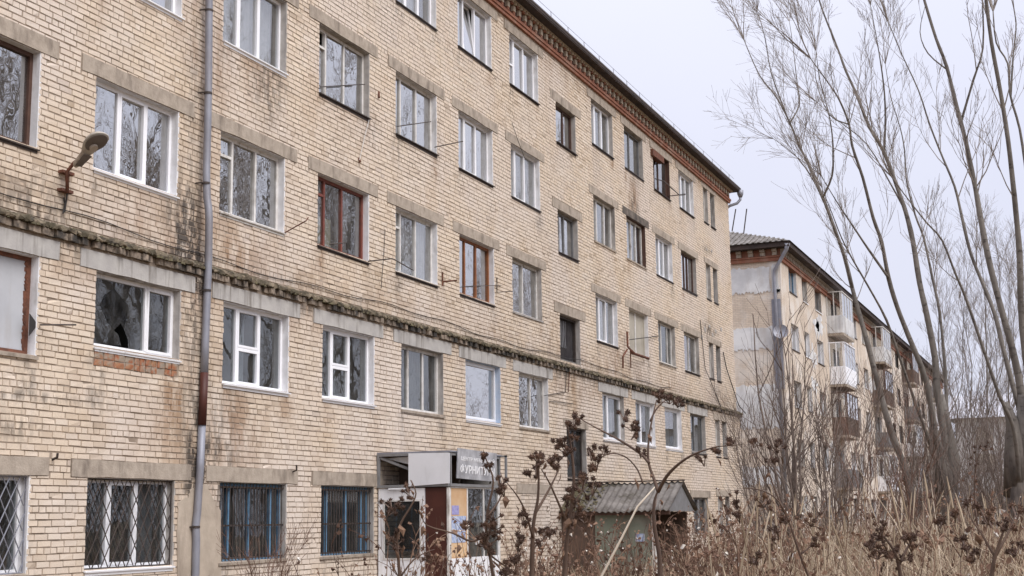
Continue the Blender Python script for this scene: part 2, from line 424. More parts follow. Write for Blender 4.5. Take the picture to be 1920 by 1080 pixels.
def wspec(f='pvc', m=(.33, .66), t=(), cur=(), rv='plaster_white', sill='dark_metal', g='glass', lin='concrete', label=None, sash=True, **kw):
    d = dict(f=f, m=m, t=t, cur=cur, rv=rv, sill=sill, g=g, lin=lin, label=label, sash=sash)
    d.update(kw)
    return d
L, G = 'lace', 'grey_curtain'
SPEC = {
 # ---- top storey
 (-2, 1): wspec(), (-1, 1): wspec(), (0, 1): wspec('old_white', sash=False), (1, 1): wspec(cur=[(.1, .6, L)]),
 (2, 1): wspec(cur=[(.05, .75, L)], g='glass'),
 (3, 1): wspec(m=(.28, .62), tilt=1, rv='plaster_white', label='white plastic window with its middle sash tilted open'),
 (4, 1): wspec(m=(.27, .62), t=[(0, .45)], cur=[(.3, .62, L), (.65, .97, L)]),
 (6, 1): wspec(m=(.30, .64), cur=[(.02, .62, L)], rv='plaster_grey'),
 (7, 1): wspec('grey_paint', m=(.45,), cur=[(.02, .45, L)], rv='plaster_grey', sash=False),
 (8, 1): wspec('brown', m=(.25, .5), cur=[(.1, .5, L)], rv='brown', sash=False, label='brown window under a rusty hanging box'),
 (9, 1): wspec(m=(.35, .66), cur=[(.02, .5, L)]),
 # ---- fourth storey
 (-2, 2): wspec(), (-1, 2): wspec(m=(.33, .66), sill='pvc'),
 (0, 2): wspec(m=(.30, .63), cur=[(.12, .62, L), (.62, .98, L)], rv='plaster_grey', sill='pvc'),
 (1, 2): wspec('old_white', m=(.22, .58), missing=((0, 1),), t=[(0, .72)], cur=[(.25, .58, G)], rv='plaster_grey', g='glass_old', sash=False, label='old worn wooden window with one small pane missing'),
 (2, 2): wspec('old_white', m=(.22, .60), cur=[(.25, .95, L)], rv='plaster_white', g='glass_old', sash=False),
 (3, 2): wspec('pvc_dirty', m=(.28, .62), cur=[(.32, .6, L)]),
 (4, 2): wspec('pvc_dirty', m=(.26, .60), cur=[(.05, .98, L)]),
 (6, 2): wspec('old_white', m=(.30, .66), cur=[(.05, .6, L)], rv='plaster_grey', sill='concrete', g='glass_old', sash=False),
 (7, 2): wspec('old_white', m=(.40, .66), cur=[(.05, .4, L), (.42, .62, L)], rv='brown', sill='concrete', g='glass_old', lin='sooty', sash=False, label='white wooden window under a soot blackened lintel'),
 (8, 2): wspec(m=(.38, .66), cur=[(.02, .4, L), (.4, .7, L)]),
 (9, 2): wspec('brown', m=(.4, .62), cur=[(.05, .9, G)], rv='plaster_grey', sash=False),
 # ---- third storey
 (-2, 3): wspec('brown', m=(.35,), cur=[], rv='plaster_white', g='glass_old', sash=False),
 (-1, 3): wspec(m=(.335, .665), sill='pvc', g='glass'),
 (0, 3): wspec('old_white', m=(.26, .62), t=[(0, .74)], cur=[(.55, .66, L)], g='glass_old', sill='old_white', sash=False, label='old white wooden window with a bent sill'),
 (1, 3): wspec('red_paint', m=(.22, .56), t=[(0, .74)], cur=[(.0, .20, 'cream_curtain', 0, .55), (.24, .55, 'cream_curtain', 0, .5), (.62, .9, G)], rv='plaster_white', g='glass_old', sash=False, label='red-brown wooden window with cream cloth low behind the glass'),
 (2, 3): wspec('old_white', m=(.22, .58), t=[(0, .72)], cur=[(.02, .98, L)], g='glass_old', sash=False, label='old white window full of lace curtain'),
 (3, 3): wspec('orange_paint', m=(.28, .60), cur=[], g='glass_old', rv='plaster_white', sash=False, label='orange-brown varnished wooden window'),
 (4, 3): wspec('old_white', m=(.48,), cur=[(.05, .47, G), (.6, .8, L)], rv='plaster_grey', sill='plaster_grey', g='glass_old', sash=False),
 (6, 3): wspec('pvc_dirty', m=(.30, .62), cur=[(.34, .6, L), (.64, .95, L)]),
 (7, 3): wspec('beige_board', m=(.52,), board='beige_board', rv='plaster_white', sill='rust', sash=False, label='window closed with beige boards above a rusty rail'),
 (8, 3): wspec('old_white', m=(.35, .72), cur=[(.05, .4, L, 0, .6), (.45, .7, G)], rv='plaster_grey', sill='old_white', g='glass_dark', sash=False),
 (9, 3): wspec('old_white', m=(.5,), cur=[(.05, .45, L), (.5, .9, 'red_curtain')], rv='plaster_grey', g='glass_old', sash=False, label='window with a white and a red curtain'),
 # ---- second storey (below the ledge)
 (-2, 4): wspec('rust', m=(), board='board', rv='plaster_white', sill='concrete', lin='pale_concrete', sash=False, label='window closed with a grey-white sheet in a rusty frame'),
 (-1, 4): wspec('pvc_dirty', m=(.655,), broken=True, rv='plaster_grey', sill='pvc_dirty', g='glass_dark', lin='pale_concrete', sash=True, label='white plastic window with a big broken pane'),
 (0, 4): wspec(m=(.28, .62), t=[(1, .48)], cur=[(.0, .16, G), (.48, .56, L)], sill='pvc', g='glass_dark', lin='pale_concrete'),
 (1, 4): wspec(m=(.26, .60), t=[(1, .48)], cur=[(.05, .2, G), (.46, .54, L)], sill='pvc', g='glass_dark', lin='pale_concrete'),
 (2, 4): wspec('old_white', m=(.27, .62), cur=[(.3, .6, G), (.65, .9, G)], sill='concrete', rv='plaster_grey', g='glass_dark', lin='pale_concrete', sash=False),
 (3, 4): wspec(m=(), cur=[(.08, .92, G), (.4, .6, L, 0, .35)], rv='plaster_blue', sill='pvc', g='glass', lin='pale_concrete', label='single light white window with a pale blue reveal'),
 (4, 4): wspec('old_white', m=(.52,), cur=[(.1, .5, G), (.55, .9, G)], rv='plaster_white', sill='concrete', g='glass_old', lin='pale_concrete', sash=False),
 (6, 4): wspec(m=(.38,), cur=[(.05, .38, L), (.44, .95, L)], rv='plaster_grey', sill='pvc', g='glass_dark', lin='pale_concrete'),
 (7, 4): wspec(m=(.42,), cur=[(.05, .42, L), (.44, .6, L)], rv='plaster_white', sill='pvc', g='glass_dark', lin='pale_concrete'),
 (8, 4): wspec(m=(), cur=[(.05, .7, G)], rv='plaster_white', sill='pvc', g='glass_dark', lin='pale_concrete'),
 (9, 4): wspec('grey_paint', m=(.45,), cur=[(.0, .95, G)], rv='plaster_grey', sill='grey_paint', g='glass_dark', lin='pale_concrete', sash=False),
 # ---- ground storey
 (-2, 5): wspec(m=(.3, .62), grille='diamond_white', rv='plaster_white', sill='concrete', g='glass_dark'),
 (-1, 5): wspec(m=(.30, .62), grille='diamond', cur=[(.64, .95, G)], rv='plaster_grey', sill='pvc', g='glass_dark', label='white window behind a black diamond lattice'),
 (0, 5): wspec('blue_paint', m=(.22, .52, .84), grille='bars', rv='plaster_grey', sill='concrete', g='glass_dark', sash=False, label='blue wooden window behind close black bars'),
 (1, 5): wspec('blue_paint', m=(.2, .56, .86), grille='bars', rv='plaster_grey', sill='concrete', g='glass_dark', sash=False),
 (9, 5): wspec('grey_paint', m=(.5,), cur=[(.0, .95, G)], rv='plaster_grey', sill='concrete', g='glass_dark', sash=False),
}
M['sooty'] = mat('sooty_lintel', (.20, .17, .14), (.06, .05, .045), 2.5, .95, .5, dirt=(.03, .027, .025), dscale=2)

for q_ in ((0, 2), (2, 3), (4, 2), (6, 1), (6, 3), (8, 1), (8, 2), (9, 1), (1, 3), (2, 1), (7, 2), (9, 3), (7, 1), (6, 2)):
    SPEC[q_]['g'] = 'glass_clear'
OPEN = []       # (xf, y0, y1, z0, z1, spec, lintel z1, lintel overhang)
for (k, r), sp in SPEC.items():
    y = Y0 + k * P
    if r == 5 and k == -1:
        y -= .03
    zb0 = ZR[r] + (.27 if (k, r) == (-1, 4) else 0)
    OPEN.append((0. if r <= 3 else XL, y, y + W, zb0, ZR[r] + HR[r], sp, .25 if r != 4 else .27, .36))
# stair windows
YS = 34.87
OPEN.append((0., YS, YS + 1.6, 10.47, 11.62, wspec('brown', m=(.55,), cur=[(.2, .62, L)], rv='plaster_grey', sash=False, g='glass_old'), .27, .42))
OPEN.append((0., YS, YS + 1.6, 7.30, 8.50, wspec('grey_paint', m=(.25, .5), cur=[(.27, .5, L)], rv='plaster_grey', sash=False, g='glass_old'), .27, .42))
OPEN.append((0., YS, YS + 1.6, 4.28, 5.57, wspec('dark_metal', m=(), black=True, rv='plaster_grey', sill=None, sash=False, label='black glassless stair window with a dark striped cloth'), .27, .42))
OPEN.append((XL, YS, YS + 1.55, 1.08, 2.45, wspec('dark_metal', m=(.55,), rv='plaster_grey', sill='dark_metal', sash=False, g='glass_dim', label='dark stair window above the slate roofed porch'), .22, .2))
# twin narrow windows at the far end
for z0, xx in ((11.33, 0.), (8.30, 0.), (5.22, 0.), (2.25, XL), (-.62, XL)):
    for q in (0, 1):
        ya = 50.9 + q * 1.08
        OPEN.append((xx, ya, ya + .68, z0, z0 + 1.36, wspec('old_white' if q == 0 else 'grey_paint', m=(), cur=[(0, .9, G)], rv='plaster_grey', sash=False, g='glass_dark', twin=q), .22, .22))
BRICKED = (XL, 31.55, 33.55, -.62, .62)             # a ground-floor window walled up with paler brick
# lintels stop short of the cornice
def lintel_top(o):
    return min(o[4] + o[6], ZC - .002)

# ---- carcass: mortar skin with openings
def skin(name, x, y0, y1, z0, z1, ops, mm, parent):
    ysl = sorted({y0, y1, *[o[1] for o in ops], *[o[2] for o in ops]})
    zsl = sorted({z0, z1, *[o[3] for o in ops], *[o[4] for o in ops]})
    b = MB()
    for i in range(len(ysl) - 1):
        for j in range(len(zsl) - 1):
            yc, zc = (ysl[i] + ysl[i + 1]) / 2, (zsl[j] + zsl[j + 1]) / 2
            if any(o[1] < yc < o[2] and o[3] < zc < o[4] for o in ops):
                continue
            b.quad((x, ysl[i], zsl[j]), (x, ysl[i + 1], zsl[j]), (x, ysl[i + 1], zsl[j + 1]), (x, ysl[i], zsl[j + 1]))
    return b.build(name, mm, parent)
up_ops = [o for o in OPEN if o[0] == 0.]
lo_ops = [o for o in OPEN if o[0] > 0.]
skin('wall', -.012, YA, YB - .012, ZL, ZC + .3, up_ops, 'mortar', BLD)
skin('wall', XL - .012, YA, YB - .012, GZ - .3, ZL, lo_ops, 'mortar', BLD)

# ---- bricks
PX = {}
stain_src = []          # px, py, plane, sigma y, sigma z, amplitude, kind
for px, py, sy, sz, a, kd in [
    (352, 440, .22, .45, 1.0, 's'), (340, 400, .35, .5, .35, 's'), (365, 500, .3, .25, .9, 's'), (352, 560, .2, .55, .75, 's'),
    (352, 800, .22, .9, .75, 's'), (402, 830, .28, .55, .5, 's'), (352, 900, .15, .3, .8, 's'), (404, 890, .2, .3, .75, 's'), (365, 900, .2, .5, .9, 's'),
    (310, 780, .5, .9, .55, 'r'), (430, 800, .6, .7, .65, 'r'), (330, 460, .8, .6, .4, 'r'), (440, 440, .6, .6, .35, 'r'),
    (505, 165, .25, .42, .8, 's'), (480, 130, .5, .4, .55, 'r'), (60, 390, .6, .35, .55, 's'), (255, 300, .6, .4, .3, 'r'), (40, 745, .8, .05, .6, 's'), (15, 800, .25, .15, .6, 's'),
    (405, 130, .22, 1.2, .5, 'r'), (365, 60, .2, 1.4, .4, 'r'), (365, 200, .2, 1.2, .35, 's'),
    (1187, 375, .35, .55, .8, 'r'), (1190, 392, .3, .3, .8, 's'), (1190, 330, .5, .25, .4, 's'),
    (1040, 630, .3, .5, .3, 'r'), (900, 770, .9, .3, .35, 'r'), (1070, 740, .5, .5, .35, 'r'), (1150, 690, .7, .5, .3, 'r'), (1205, 730, .7, .3, .35, 's'),
    (1330, 620, .7, .25, .8, 's'), (1325, 470, .4, .1, .8, 's'), (1350, 745, .9, .35, .55, 's'), (1370, 800, .7, .5, .5, 's'), (1260, 720, .5, .3, .4, 'r'),
    (690, 230, .3, .3, .25, 's'), (815, 260, .2, .25, .35, 's'), (745, 270, .12, .3, .5, 's'), (660, 200, .7, .3, .2, 'r'), (730, 840, 1.2, .3, .25, 'r'), (560, 560, 1.5, .25, .3, 'r')]:
    stain_src.append((*onx(px, py)[1:], sy, sz, a, kd))
for (k, r) in SPEC:                                  # streaks that run from the ends of every sill
    for e in (.08, 1.92):
        if RN.random() < .75:
            stain_src.append((Y0 + k * P + e, ZR[r] - RN.uniform(.15, .3), RN.uniform(.05, .16), RN.uniform(.15, .38), RN.uniform(.25, .7), RN.choice('ssr')))
def stains(y, z):
    s = np.zeros_like(y); r = np.zeros_like(y)
    for yc, zc, sy, sz, a, kd in stain_src:
        g = 1.1 * a * np.exp(-((y - yc) / sy) ** 2 / 2 - ((z - zc) / sz) ** 2 / 2)
        if kd == 's':
            s += g
        else:
            r += g
    wob = .6 + .4 * np.sin(y * 1.7) * np.sin(y * .53 + 1)
    s += .75 * wob * np.exp(-((z - 3.86) / .12) ** 2 / 2) + .35 * wob * np.exp(-((z - 4.28) / .12) ** 2 / 2)
    r += .5 * np.exp(-((z - 3.62) / .22) ** 2 / 2) * wob + .35 * np.exp(-((z - 4.5) / .25) ** 2 / 2) * (1.2 - wob)
    r += .25 * np.exp(-((z - 12.7) / .2) ** 2 / 2)
    return s, r

BH, JT = .0915, .0115
def lay(x, y0, y1, z0, z1, ops, pale=None):
    """rows of bricks, cut at the openings; returns an array of (y0, y1, z0, z1)"""
    rows = int((z1 - z0) / BH) + 1
    outl = []
    for i in range(rows):
        za = z0 + i * BH; zb = min(za + BH - JT, z1)
        if zb - za < .02:
            continue
        head = i % 6 == 3
        pitch = .13 if head else .26
        off = (0, .13, .065, 0, .13, .065)[i % 6] + RN.uniform(-.012, .012)
        act = [o for o in ops if o[2] < zb and o[3] > za]
        cuts = sorted({y0, y1, *[c for o in act for c in (o[0], o[1]) if y0 < c < y1]})
        for a, c in zip(cuts[:-1], cuts[1:]):
            mid = (a + c) / 2
            lo, hi = za, zb
            for o in act:
                if o[0] < mid < o[1]:
                    if o[2] <= lo and o[3] >= hi:
                        lo = hi
                    elif o[2] > lo and o[3] < hi:
                        lo = hi
                    elif o[2] > lo:
                        hi = min(hi, o[2])
                    else:
                        lo = max(lo, o[3])
            if hi - lo < .022:
                continue
            n0 = math.floor((a - y0 - off) / pitch)
            yy = y0 + off + n0 * pitch
            while yy < c - .02:
                ya, yb = max(yy, a), min(yy + pitch - JT, c)
                if yb - ya > .035:
                    outl.append((ya, yb, lo, hi))
                yy += pitch
    return np.array(outl)
def brick_mesh(A, x):
    """8-vertex bricks (bevelled front) as one array"""
    n = len(A)
    y0, y1, z0, z1 = A.T
    pr = NR.normal(0, .0022, n) + np.where(NR.random(n) < .03, -.006, 0)
    be = .0045
    V = np.empty((n, 8, 3))
    jit = NR.normal(0, .0016, (n, 4, 3))
    # back ring a little deeper than the mortar face
    for q, (yy, zz) in enumerate(((y0, z0), (y1, z0), (y1, z1), (y0, z1))):
        V[:, q, 0] = x - .03; V[:, q, 1] = yy; V[:, q, 2] = zz
        V[:, q + 4, 0] = x + pr; V[:, q + 4, 1] = yy + (be if q in (0, 3) else -be); V[:, q + 4, 2] = zz + (be if q < 2 else -be)
    V[:, 4:, :] += jit
    V[:, :, 2] += NR.normal(0, .0022, n)[:, None]
    V[:, :, 1] += NR.normal(0, .0025, n)[:, None]
    ch = np.where(NR.random(n) < .06)[0]                 # chipped corners
    cq = NR.integers(4, 8, len(ch))
    V[ch, cq, 0] -= NR.uniform(.006, .016, len(ch)); V[ch, cq, 2] += np.where(cq < 6, 1, -1) * NR.uniform(.004, .016, len(ch))
    Fq = np.array([(4, 5, 6, 7), (0, 1, 5, 4), (1, 2, 6, 5), (2, 3, 7, 6), (3, 0, 4, 7)])
    tone = np.clip(NR.normal(.48, .19, n) + .12 * np.sin(y0 * .8 + 2 * np.sin(z0 * .5)) * np.sin(z0 * 1.1 + y0 * .3), 0, 1)
    return V, Fq, tone
def mesh_np(name, V, Fq, attrs):
    n = len(V)
    nv = V.shape[1]
    me = bpy.data.meshes.new(name)
    idx = (np.arange(n)[:, None, None] * nv + Fq[None]).reshape(-1)
    nf = n * len(Fq); k = Fq.shape[1]
    me.vertices.add(n * nv); me.loops.add(nf * k); me.polygons.add(nf)
    me.vertices.foreach_set('co', V.reshape(-1).astype(np.float32))
    me.loops.foreach_set('vertex_index', idx.astype(np.int32))
    me.polygons.foreach_set('loop_start', np.arange(0, nf * k, k, dtype=np.int32))
    me.polygons.foreach_set('loop_total', np.full(nf, k, dtype=np.int32))
    for an, arr in attrs.items():
        a_ = me.attributes.new(an, 'FLOAT', 'POINT')
        a_.data.foreach_set('value', arr.reshape(-1).astype(np.float32))
    me.validate(); me.update(calc_edges=True)
    me.polygons.foreach_set('use_smooth', [False] * len(me.polygons))
    return me
def blocks(ops):
    r = []
    for o in ops:
        r.append((o[1], o[2], o[3], o[4]))
        if o[5].get('twin', 0) == 0:
            ext = 1.76 if 'twin' in o[5] else o[2] - o[1]
            r.append((o[1] - o[7], o[1] + ext + o[7], o[4], lintel_top(o)))
    return r
k14 = (Y0 - P, Y0 - P + W, 2.25, 2.54)               # bricks knocked out below the broken window
patch = [(16.95, 18.28, -2, .10), (18.28, 19.0, -2, .02), (17.1, 18.6, .0, .42)]
A_up = lay(0., YA, YB, ZL + .005, ZC, blocks(up_ops))
A_lo = lay(XL, YA, YB, GZ - .1, ZL - .09, blocks(lo_ops) + [k14, (BRICKED[1] - .25, BRICKED[2] + .25, BRICKED[4], BRICKED[4] + .24), BRICKED[1:]])
A_bk = lay(XL - .003, BRICKED[1], BRICKED[2], BRICKED[3], BRICKED[4], [])
allb = []
for A, x in ((A_up, 0.), (A_lo, XL), (A_bk, XL - .003)):
    V, Fq, tone = brick_mesh(A, x)
    if x == XL - .003:
        tone = np.clip(tone + .35, 0, 1)
    allb.append((V, tone))
V = np.concatenate([q[0] for q in allb]); tone = np.concatenate([q[1] for q in allb])
so_, ru_ = stains(V[:, :, 1], V[:, :, 2])
ct = V.mean(1)
pxs, pys, zz = project(ct)
pxs, pys, zz = project(ct)
area = (V[:, 5, 1] - V[:, 4, 1]) * (V[:, 7, 2] - V[:, 4, 2]) / zz ** 3
area[(pxs < 6) | (pxs > 1914) | (pys < 6) | (pys > 1074) | (np.abs(ct[:, 1] - 18.28) < .25)] = 0
big = np.argsort(-area)[:300]
rest = np.setdiff1d(np.arange(len(V)), big)
org = np.array([0, 30, GZ])
tn8 = np.repeat(tone[:, None], 8, 1)
link('brickwork', mesh_np('brickwork', V[rest] - org, Fq, {'tone': tn8[rest], 'soot': so_[rest], 'rust': ru_[rest]}), 'brick', BLD, kind='stuff')
for i in big:
    link('brick', mesh_np('brick', V[i:i + 1] - org, Fq, {'tone': tn8[i:i + 1], 'soot': so_[i:i + 1], 'rust': ru_[i:i + 1]}), 'brick', BLD)
print('bricks', len(V))
# knocked-out strip of orange brick under the broken window
yy = k14[0] + .01
while yy < k14[1] - .05:
    ln = RN.uniform(.10, .25); e = min(yy + ln, k14[1] - .01)
    for zb, hh in ((2.26, .09), (2.36, .10)):
        if RN.random() < .9:
            d = RN.uniform(-.012, .004)
            MB().hexa([(XL - .15, yy, zb), (XL - d, yy, zb + RN.uniform(-.01, .01)), (XL - d - .01, e, zb), (XL - .15, e, zb), (XL - .15, yy, zb + hh), (XL - d - RN.uniform(0, .006), yy + .01, zb + hh), (XL - d, e - .012, zb + hh - .01), (XL - .15, e, zb + hh)]).build('broken_brick', 'orange_brick', BLD)
    yy = e + .012
# ---- remaining carcass: end wall, back, roof, floors, inner walls
b = MB()
b.box(-12, -.014, YB - .06, YB, ZL, ZC + .38)
b.box(-12, XL - .014, YB - .05, YB + .01, GZ - .3, ZL - .001)
b.build('end_wall', 'brick', BLD)
b = MB(); b.box(-12, -.4, YA, YA + .1, GZ - .3, ZC + .38); b.box(-12.2, -12.001, YA, YB, GZ - .3, ZC + .38); b.build('rear_wall', 'plaster_tan', BLD)
for zf in (-1.5, 1.42, 4.33, 7.33, 10.33, 12.95):
    b = MB(); b.box(-11.9, -.06, YA + .12, YB - .08, zf - .2, zf); b.build('floor_slab', 'interior', BLD)
b = MB(); b.box(-4.2, -4.05, YA + .12, YB - .08, -1.5, 12.7)
for k in range(-3, 12):
    y = Y0 + k * P - (P - W) / 2
    b.box(-4.04, -.36, y - .06, y + .06, -1.49, 12.7)
b.build('inner_wall', 'interior', BLD)
b = MB()
b.hexa([(.46, YA - .3, 13.52), (.46, YB + .46, 13.52), (-6, YB + .5, 14.9), (-6, YA - .3, 14.9), (.46, YA - .3, 13.565), (.46, YB + .46, 13.565), (-6, YB + .5, 14.96), (-6, YA - .3, 14.96)])
b.hexa([(-6.002, YA - .3, 14.9), (-6.002, YB + .5, 14.9), (-12.6, YB + .5, 13.4), (-12.6, YA - .3, 13.4), (-6.002, YA - .3, 14.96), (-6.002, YB + .5, 14.96), (-12.6, YB + .5, 13.45), (-12.6, YA - .3, 13.45)])
ROOF = b.build('roof', 'roof', BLD)
# snow rail on the roof edge
b = MB()
for y in np.arange(28.5, YB, 1.35):
    b.tube([(.30, y, 13.58), (.28, y, 13.90)], .011, 4)
for zz_ in (13.74, 13.89):
    b.tube([(.285, YA, zz_), (.285, YB, zz_)], .007, 4)
b.build('snow_rail', 'galv', ROOF)

# ---- cornice
b = MB()
b.box(.002, .075, YA, YB + .08, ZC, ZC + .085)
b.box(.002, .105, YA, YB + .11, ZC + .088, ZC + .17)
COR = b.build('cornice', 'red_brick', BLD)
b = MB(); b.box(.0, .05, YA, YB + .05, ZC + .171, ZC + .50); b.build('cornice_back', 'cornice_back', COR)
b = MB(); b2 = MB()
for y in np.arange(YA, YB - .1, .39):
    j = RN.uniform(-.008, .008)
    b.box(.0505, .125, y + j, y + .15 + j, ZC + .255, ZC + .40)
    b2.box(.0505, .115, y + .02 + j, y + .13 + j, ZC + .172, ZC + .252)
    b2.box(.0505, .15, y + .20, y + .35, ZC + .40, ZC + .452)
    b.box(.0505, .175, y + .02, y + .13, ZC + .43, ZC + .498)
    b.box(.0505, .175, y + .215, y + .33, ZC + .455, ZC + .498)
b.build('cornice_corbel', 'pale_corbel', COR, kind='stuff')
b2.build('cornice_dentil', 'red_brick', COR, kind='stuff')
b = MB()
b.box(.0, .19, YA, YB + .2, ZC + .501, ZC + .525)
b.build('cornice_cap', 'plaster_tan', COR)
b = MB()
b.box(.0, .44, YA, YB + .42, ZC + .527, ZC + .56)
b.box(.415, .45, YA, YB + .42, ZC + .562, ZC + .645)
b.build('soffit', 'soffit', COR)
# rainwater funnel and elbow at the far corner
b = MB()
b.tube([(.44, YB + .36, 13.46), (.44, YB + .36, 13.3), (.44, YB + .36, 13.16)], [.14, .13, .075], 10)
b.tube([(.44, YB + .36, 13.18), (.43, YB + .35, 13.06), (.30, YB + .28, 12.90), (.02, YB + .16, 12.80), (-.14, YB + .12, 12.66), (-.15, YB + .12, 4.4), (.03, YB + .16, 3.9), (.03, YB + .16, -1.2)], .06, 8)
b.build('corner_drainpipe', 'galv', BLD, True)

# ---- ledge between second and third storeys
b = MB()
ys_ = np.arange(YA, YB + .12, .045)
prof = []
for y in ys_:
    near = 1.0
    o1 = XL + .105 + NR.normal(0, .02) + .012 * math.sin(y * 3.1) * math.sin(y * 1.3)
    prof.append([(-.01, y, ZL + .16 + NR.normal(0, .008)), (.06, y, ZL + .13 + NR.normal(0, .02)), (o1 - .03, y, ZL + .075 + NR.normal(0, .02)), (o1, y, ZL + .05 + NR.normal(0, .024)), (o1 - .01, y, ZL + .02 + NR.normal(0, .012)), (XL - .02, y, ZL + .012)])
vs = [p_ for pr in prof for p_ in pr]
n = 6
fs = [(i * n + j, (i + 1) * n + j, (i + 1) * n + j + 1, i * n + j + 1) for i in range(len(prof) - 1) for j in range(n - 1)] + [tuple(range(n))[::-1], tuple((len(prof) - 1) * n + j for j in range(n))]
b.add(vs, fs)
LEDGE = b.build('ledge', 'moss', BLD)
b = MB()
for i, y in enumerate(np.arange(YA, YB, .135)):
    if RN.random() < .12:
        continue
    e = XL + (.085 if i % 2 else .05) + RN.uniform(-.02, .012)
    bb = MB() if 13.4 < y < 29 else b
    bb.hexa([(XL - .02, y, ZL - .088), (e, y + RN.uniform(0, .015), ZL - .088), (e, y + .12, ZL - .09), (XL - .02, y + .122, ZL - .088), (XL - .02, y, ZL + .008), (e, y, ZL + .008), (e, y + .12, ZL + .004), (XL - .02, y + .122, ZL + .008)])
    if bb is not b:
        bb.build('ledge_brick', 'ledge_brick', LEDGE)
b.build('ledge_brick_row', 'ledge_brick', LEDGE, kind='stuff')
# moss cushions on the ledge
b = MB()
for _ in range(1500):
    y = 12 + (YB - 12) * RN.random() ** 1.5; x = RN.uniform(.03, XL + .10); z = ZL + .145 - max(0, x - .02) * .62
    r = RN.uniform(.012, .038)
    q = [(x + r * math.cos(a) * .8, y + 1.6 * r * math.sin(a), z - .02) for a in np.linspace(0, 2 * math.pi, 7)[:-1]]
    q2 = [(x + .6 * r * math.cos(a + .3), y + r * math.sin(a + .3), z + r * .55) for a in np.linspace(0, 2 * math.pi, 7)[:-1]]
    b.add(q + q2 + [(x, y, z + r * .8)], [(i, (i + 1) % 6, 6 + (i + 1) % 6, 6 + i) for i in range(6)] + [(6 + i, 6 + (i + 1) % 6, 12) for i in range(6)])
M['moss_tuft'] = mat('green_brown_moss', (.14, .12, .07), (.07, .058, .035), 6, 1, .8)
b.build('moss', 'moss_tuft', LEDGE, True, kind='stuff')

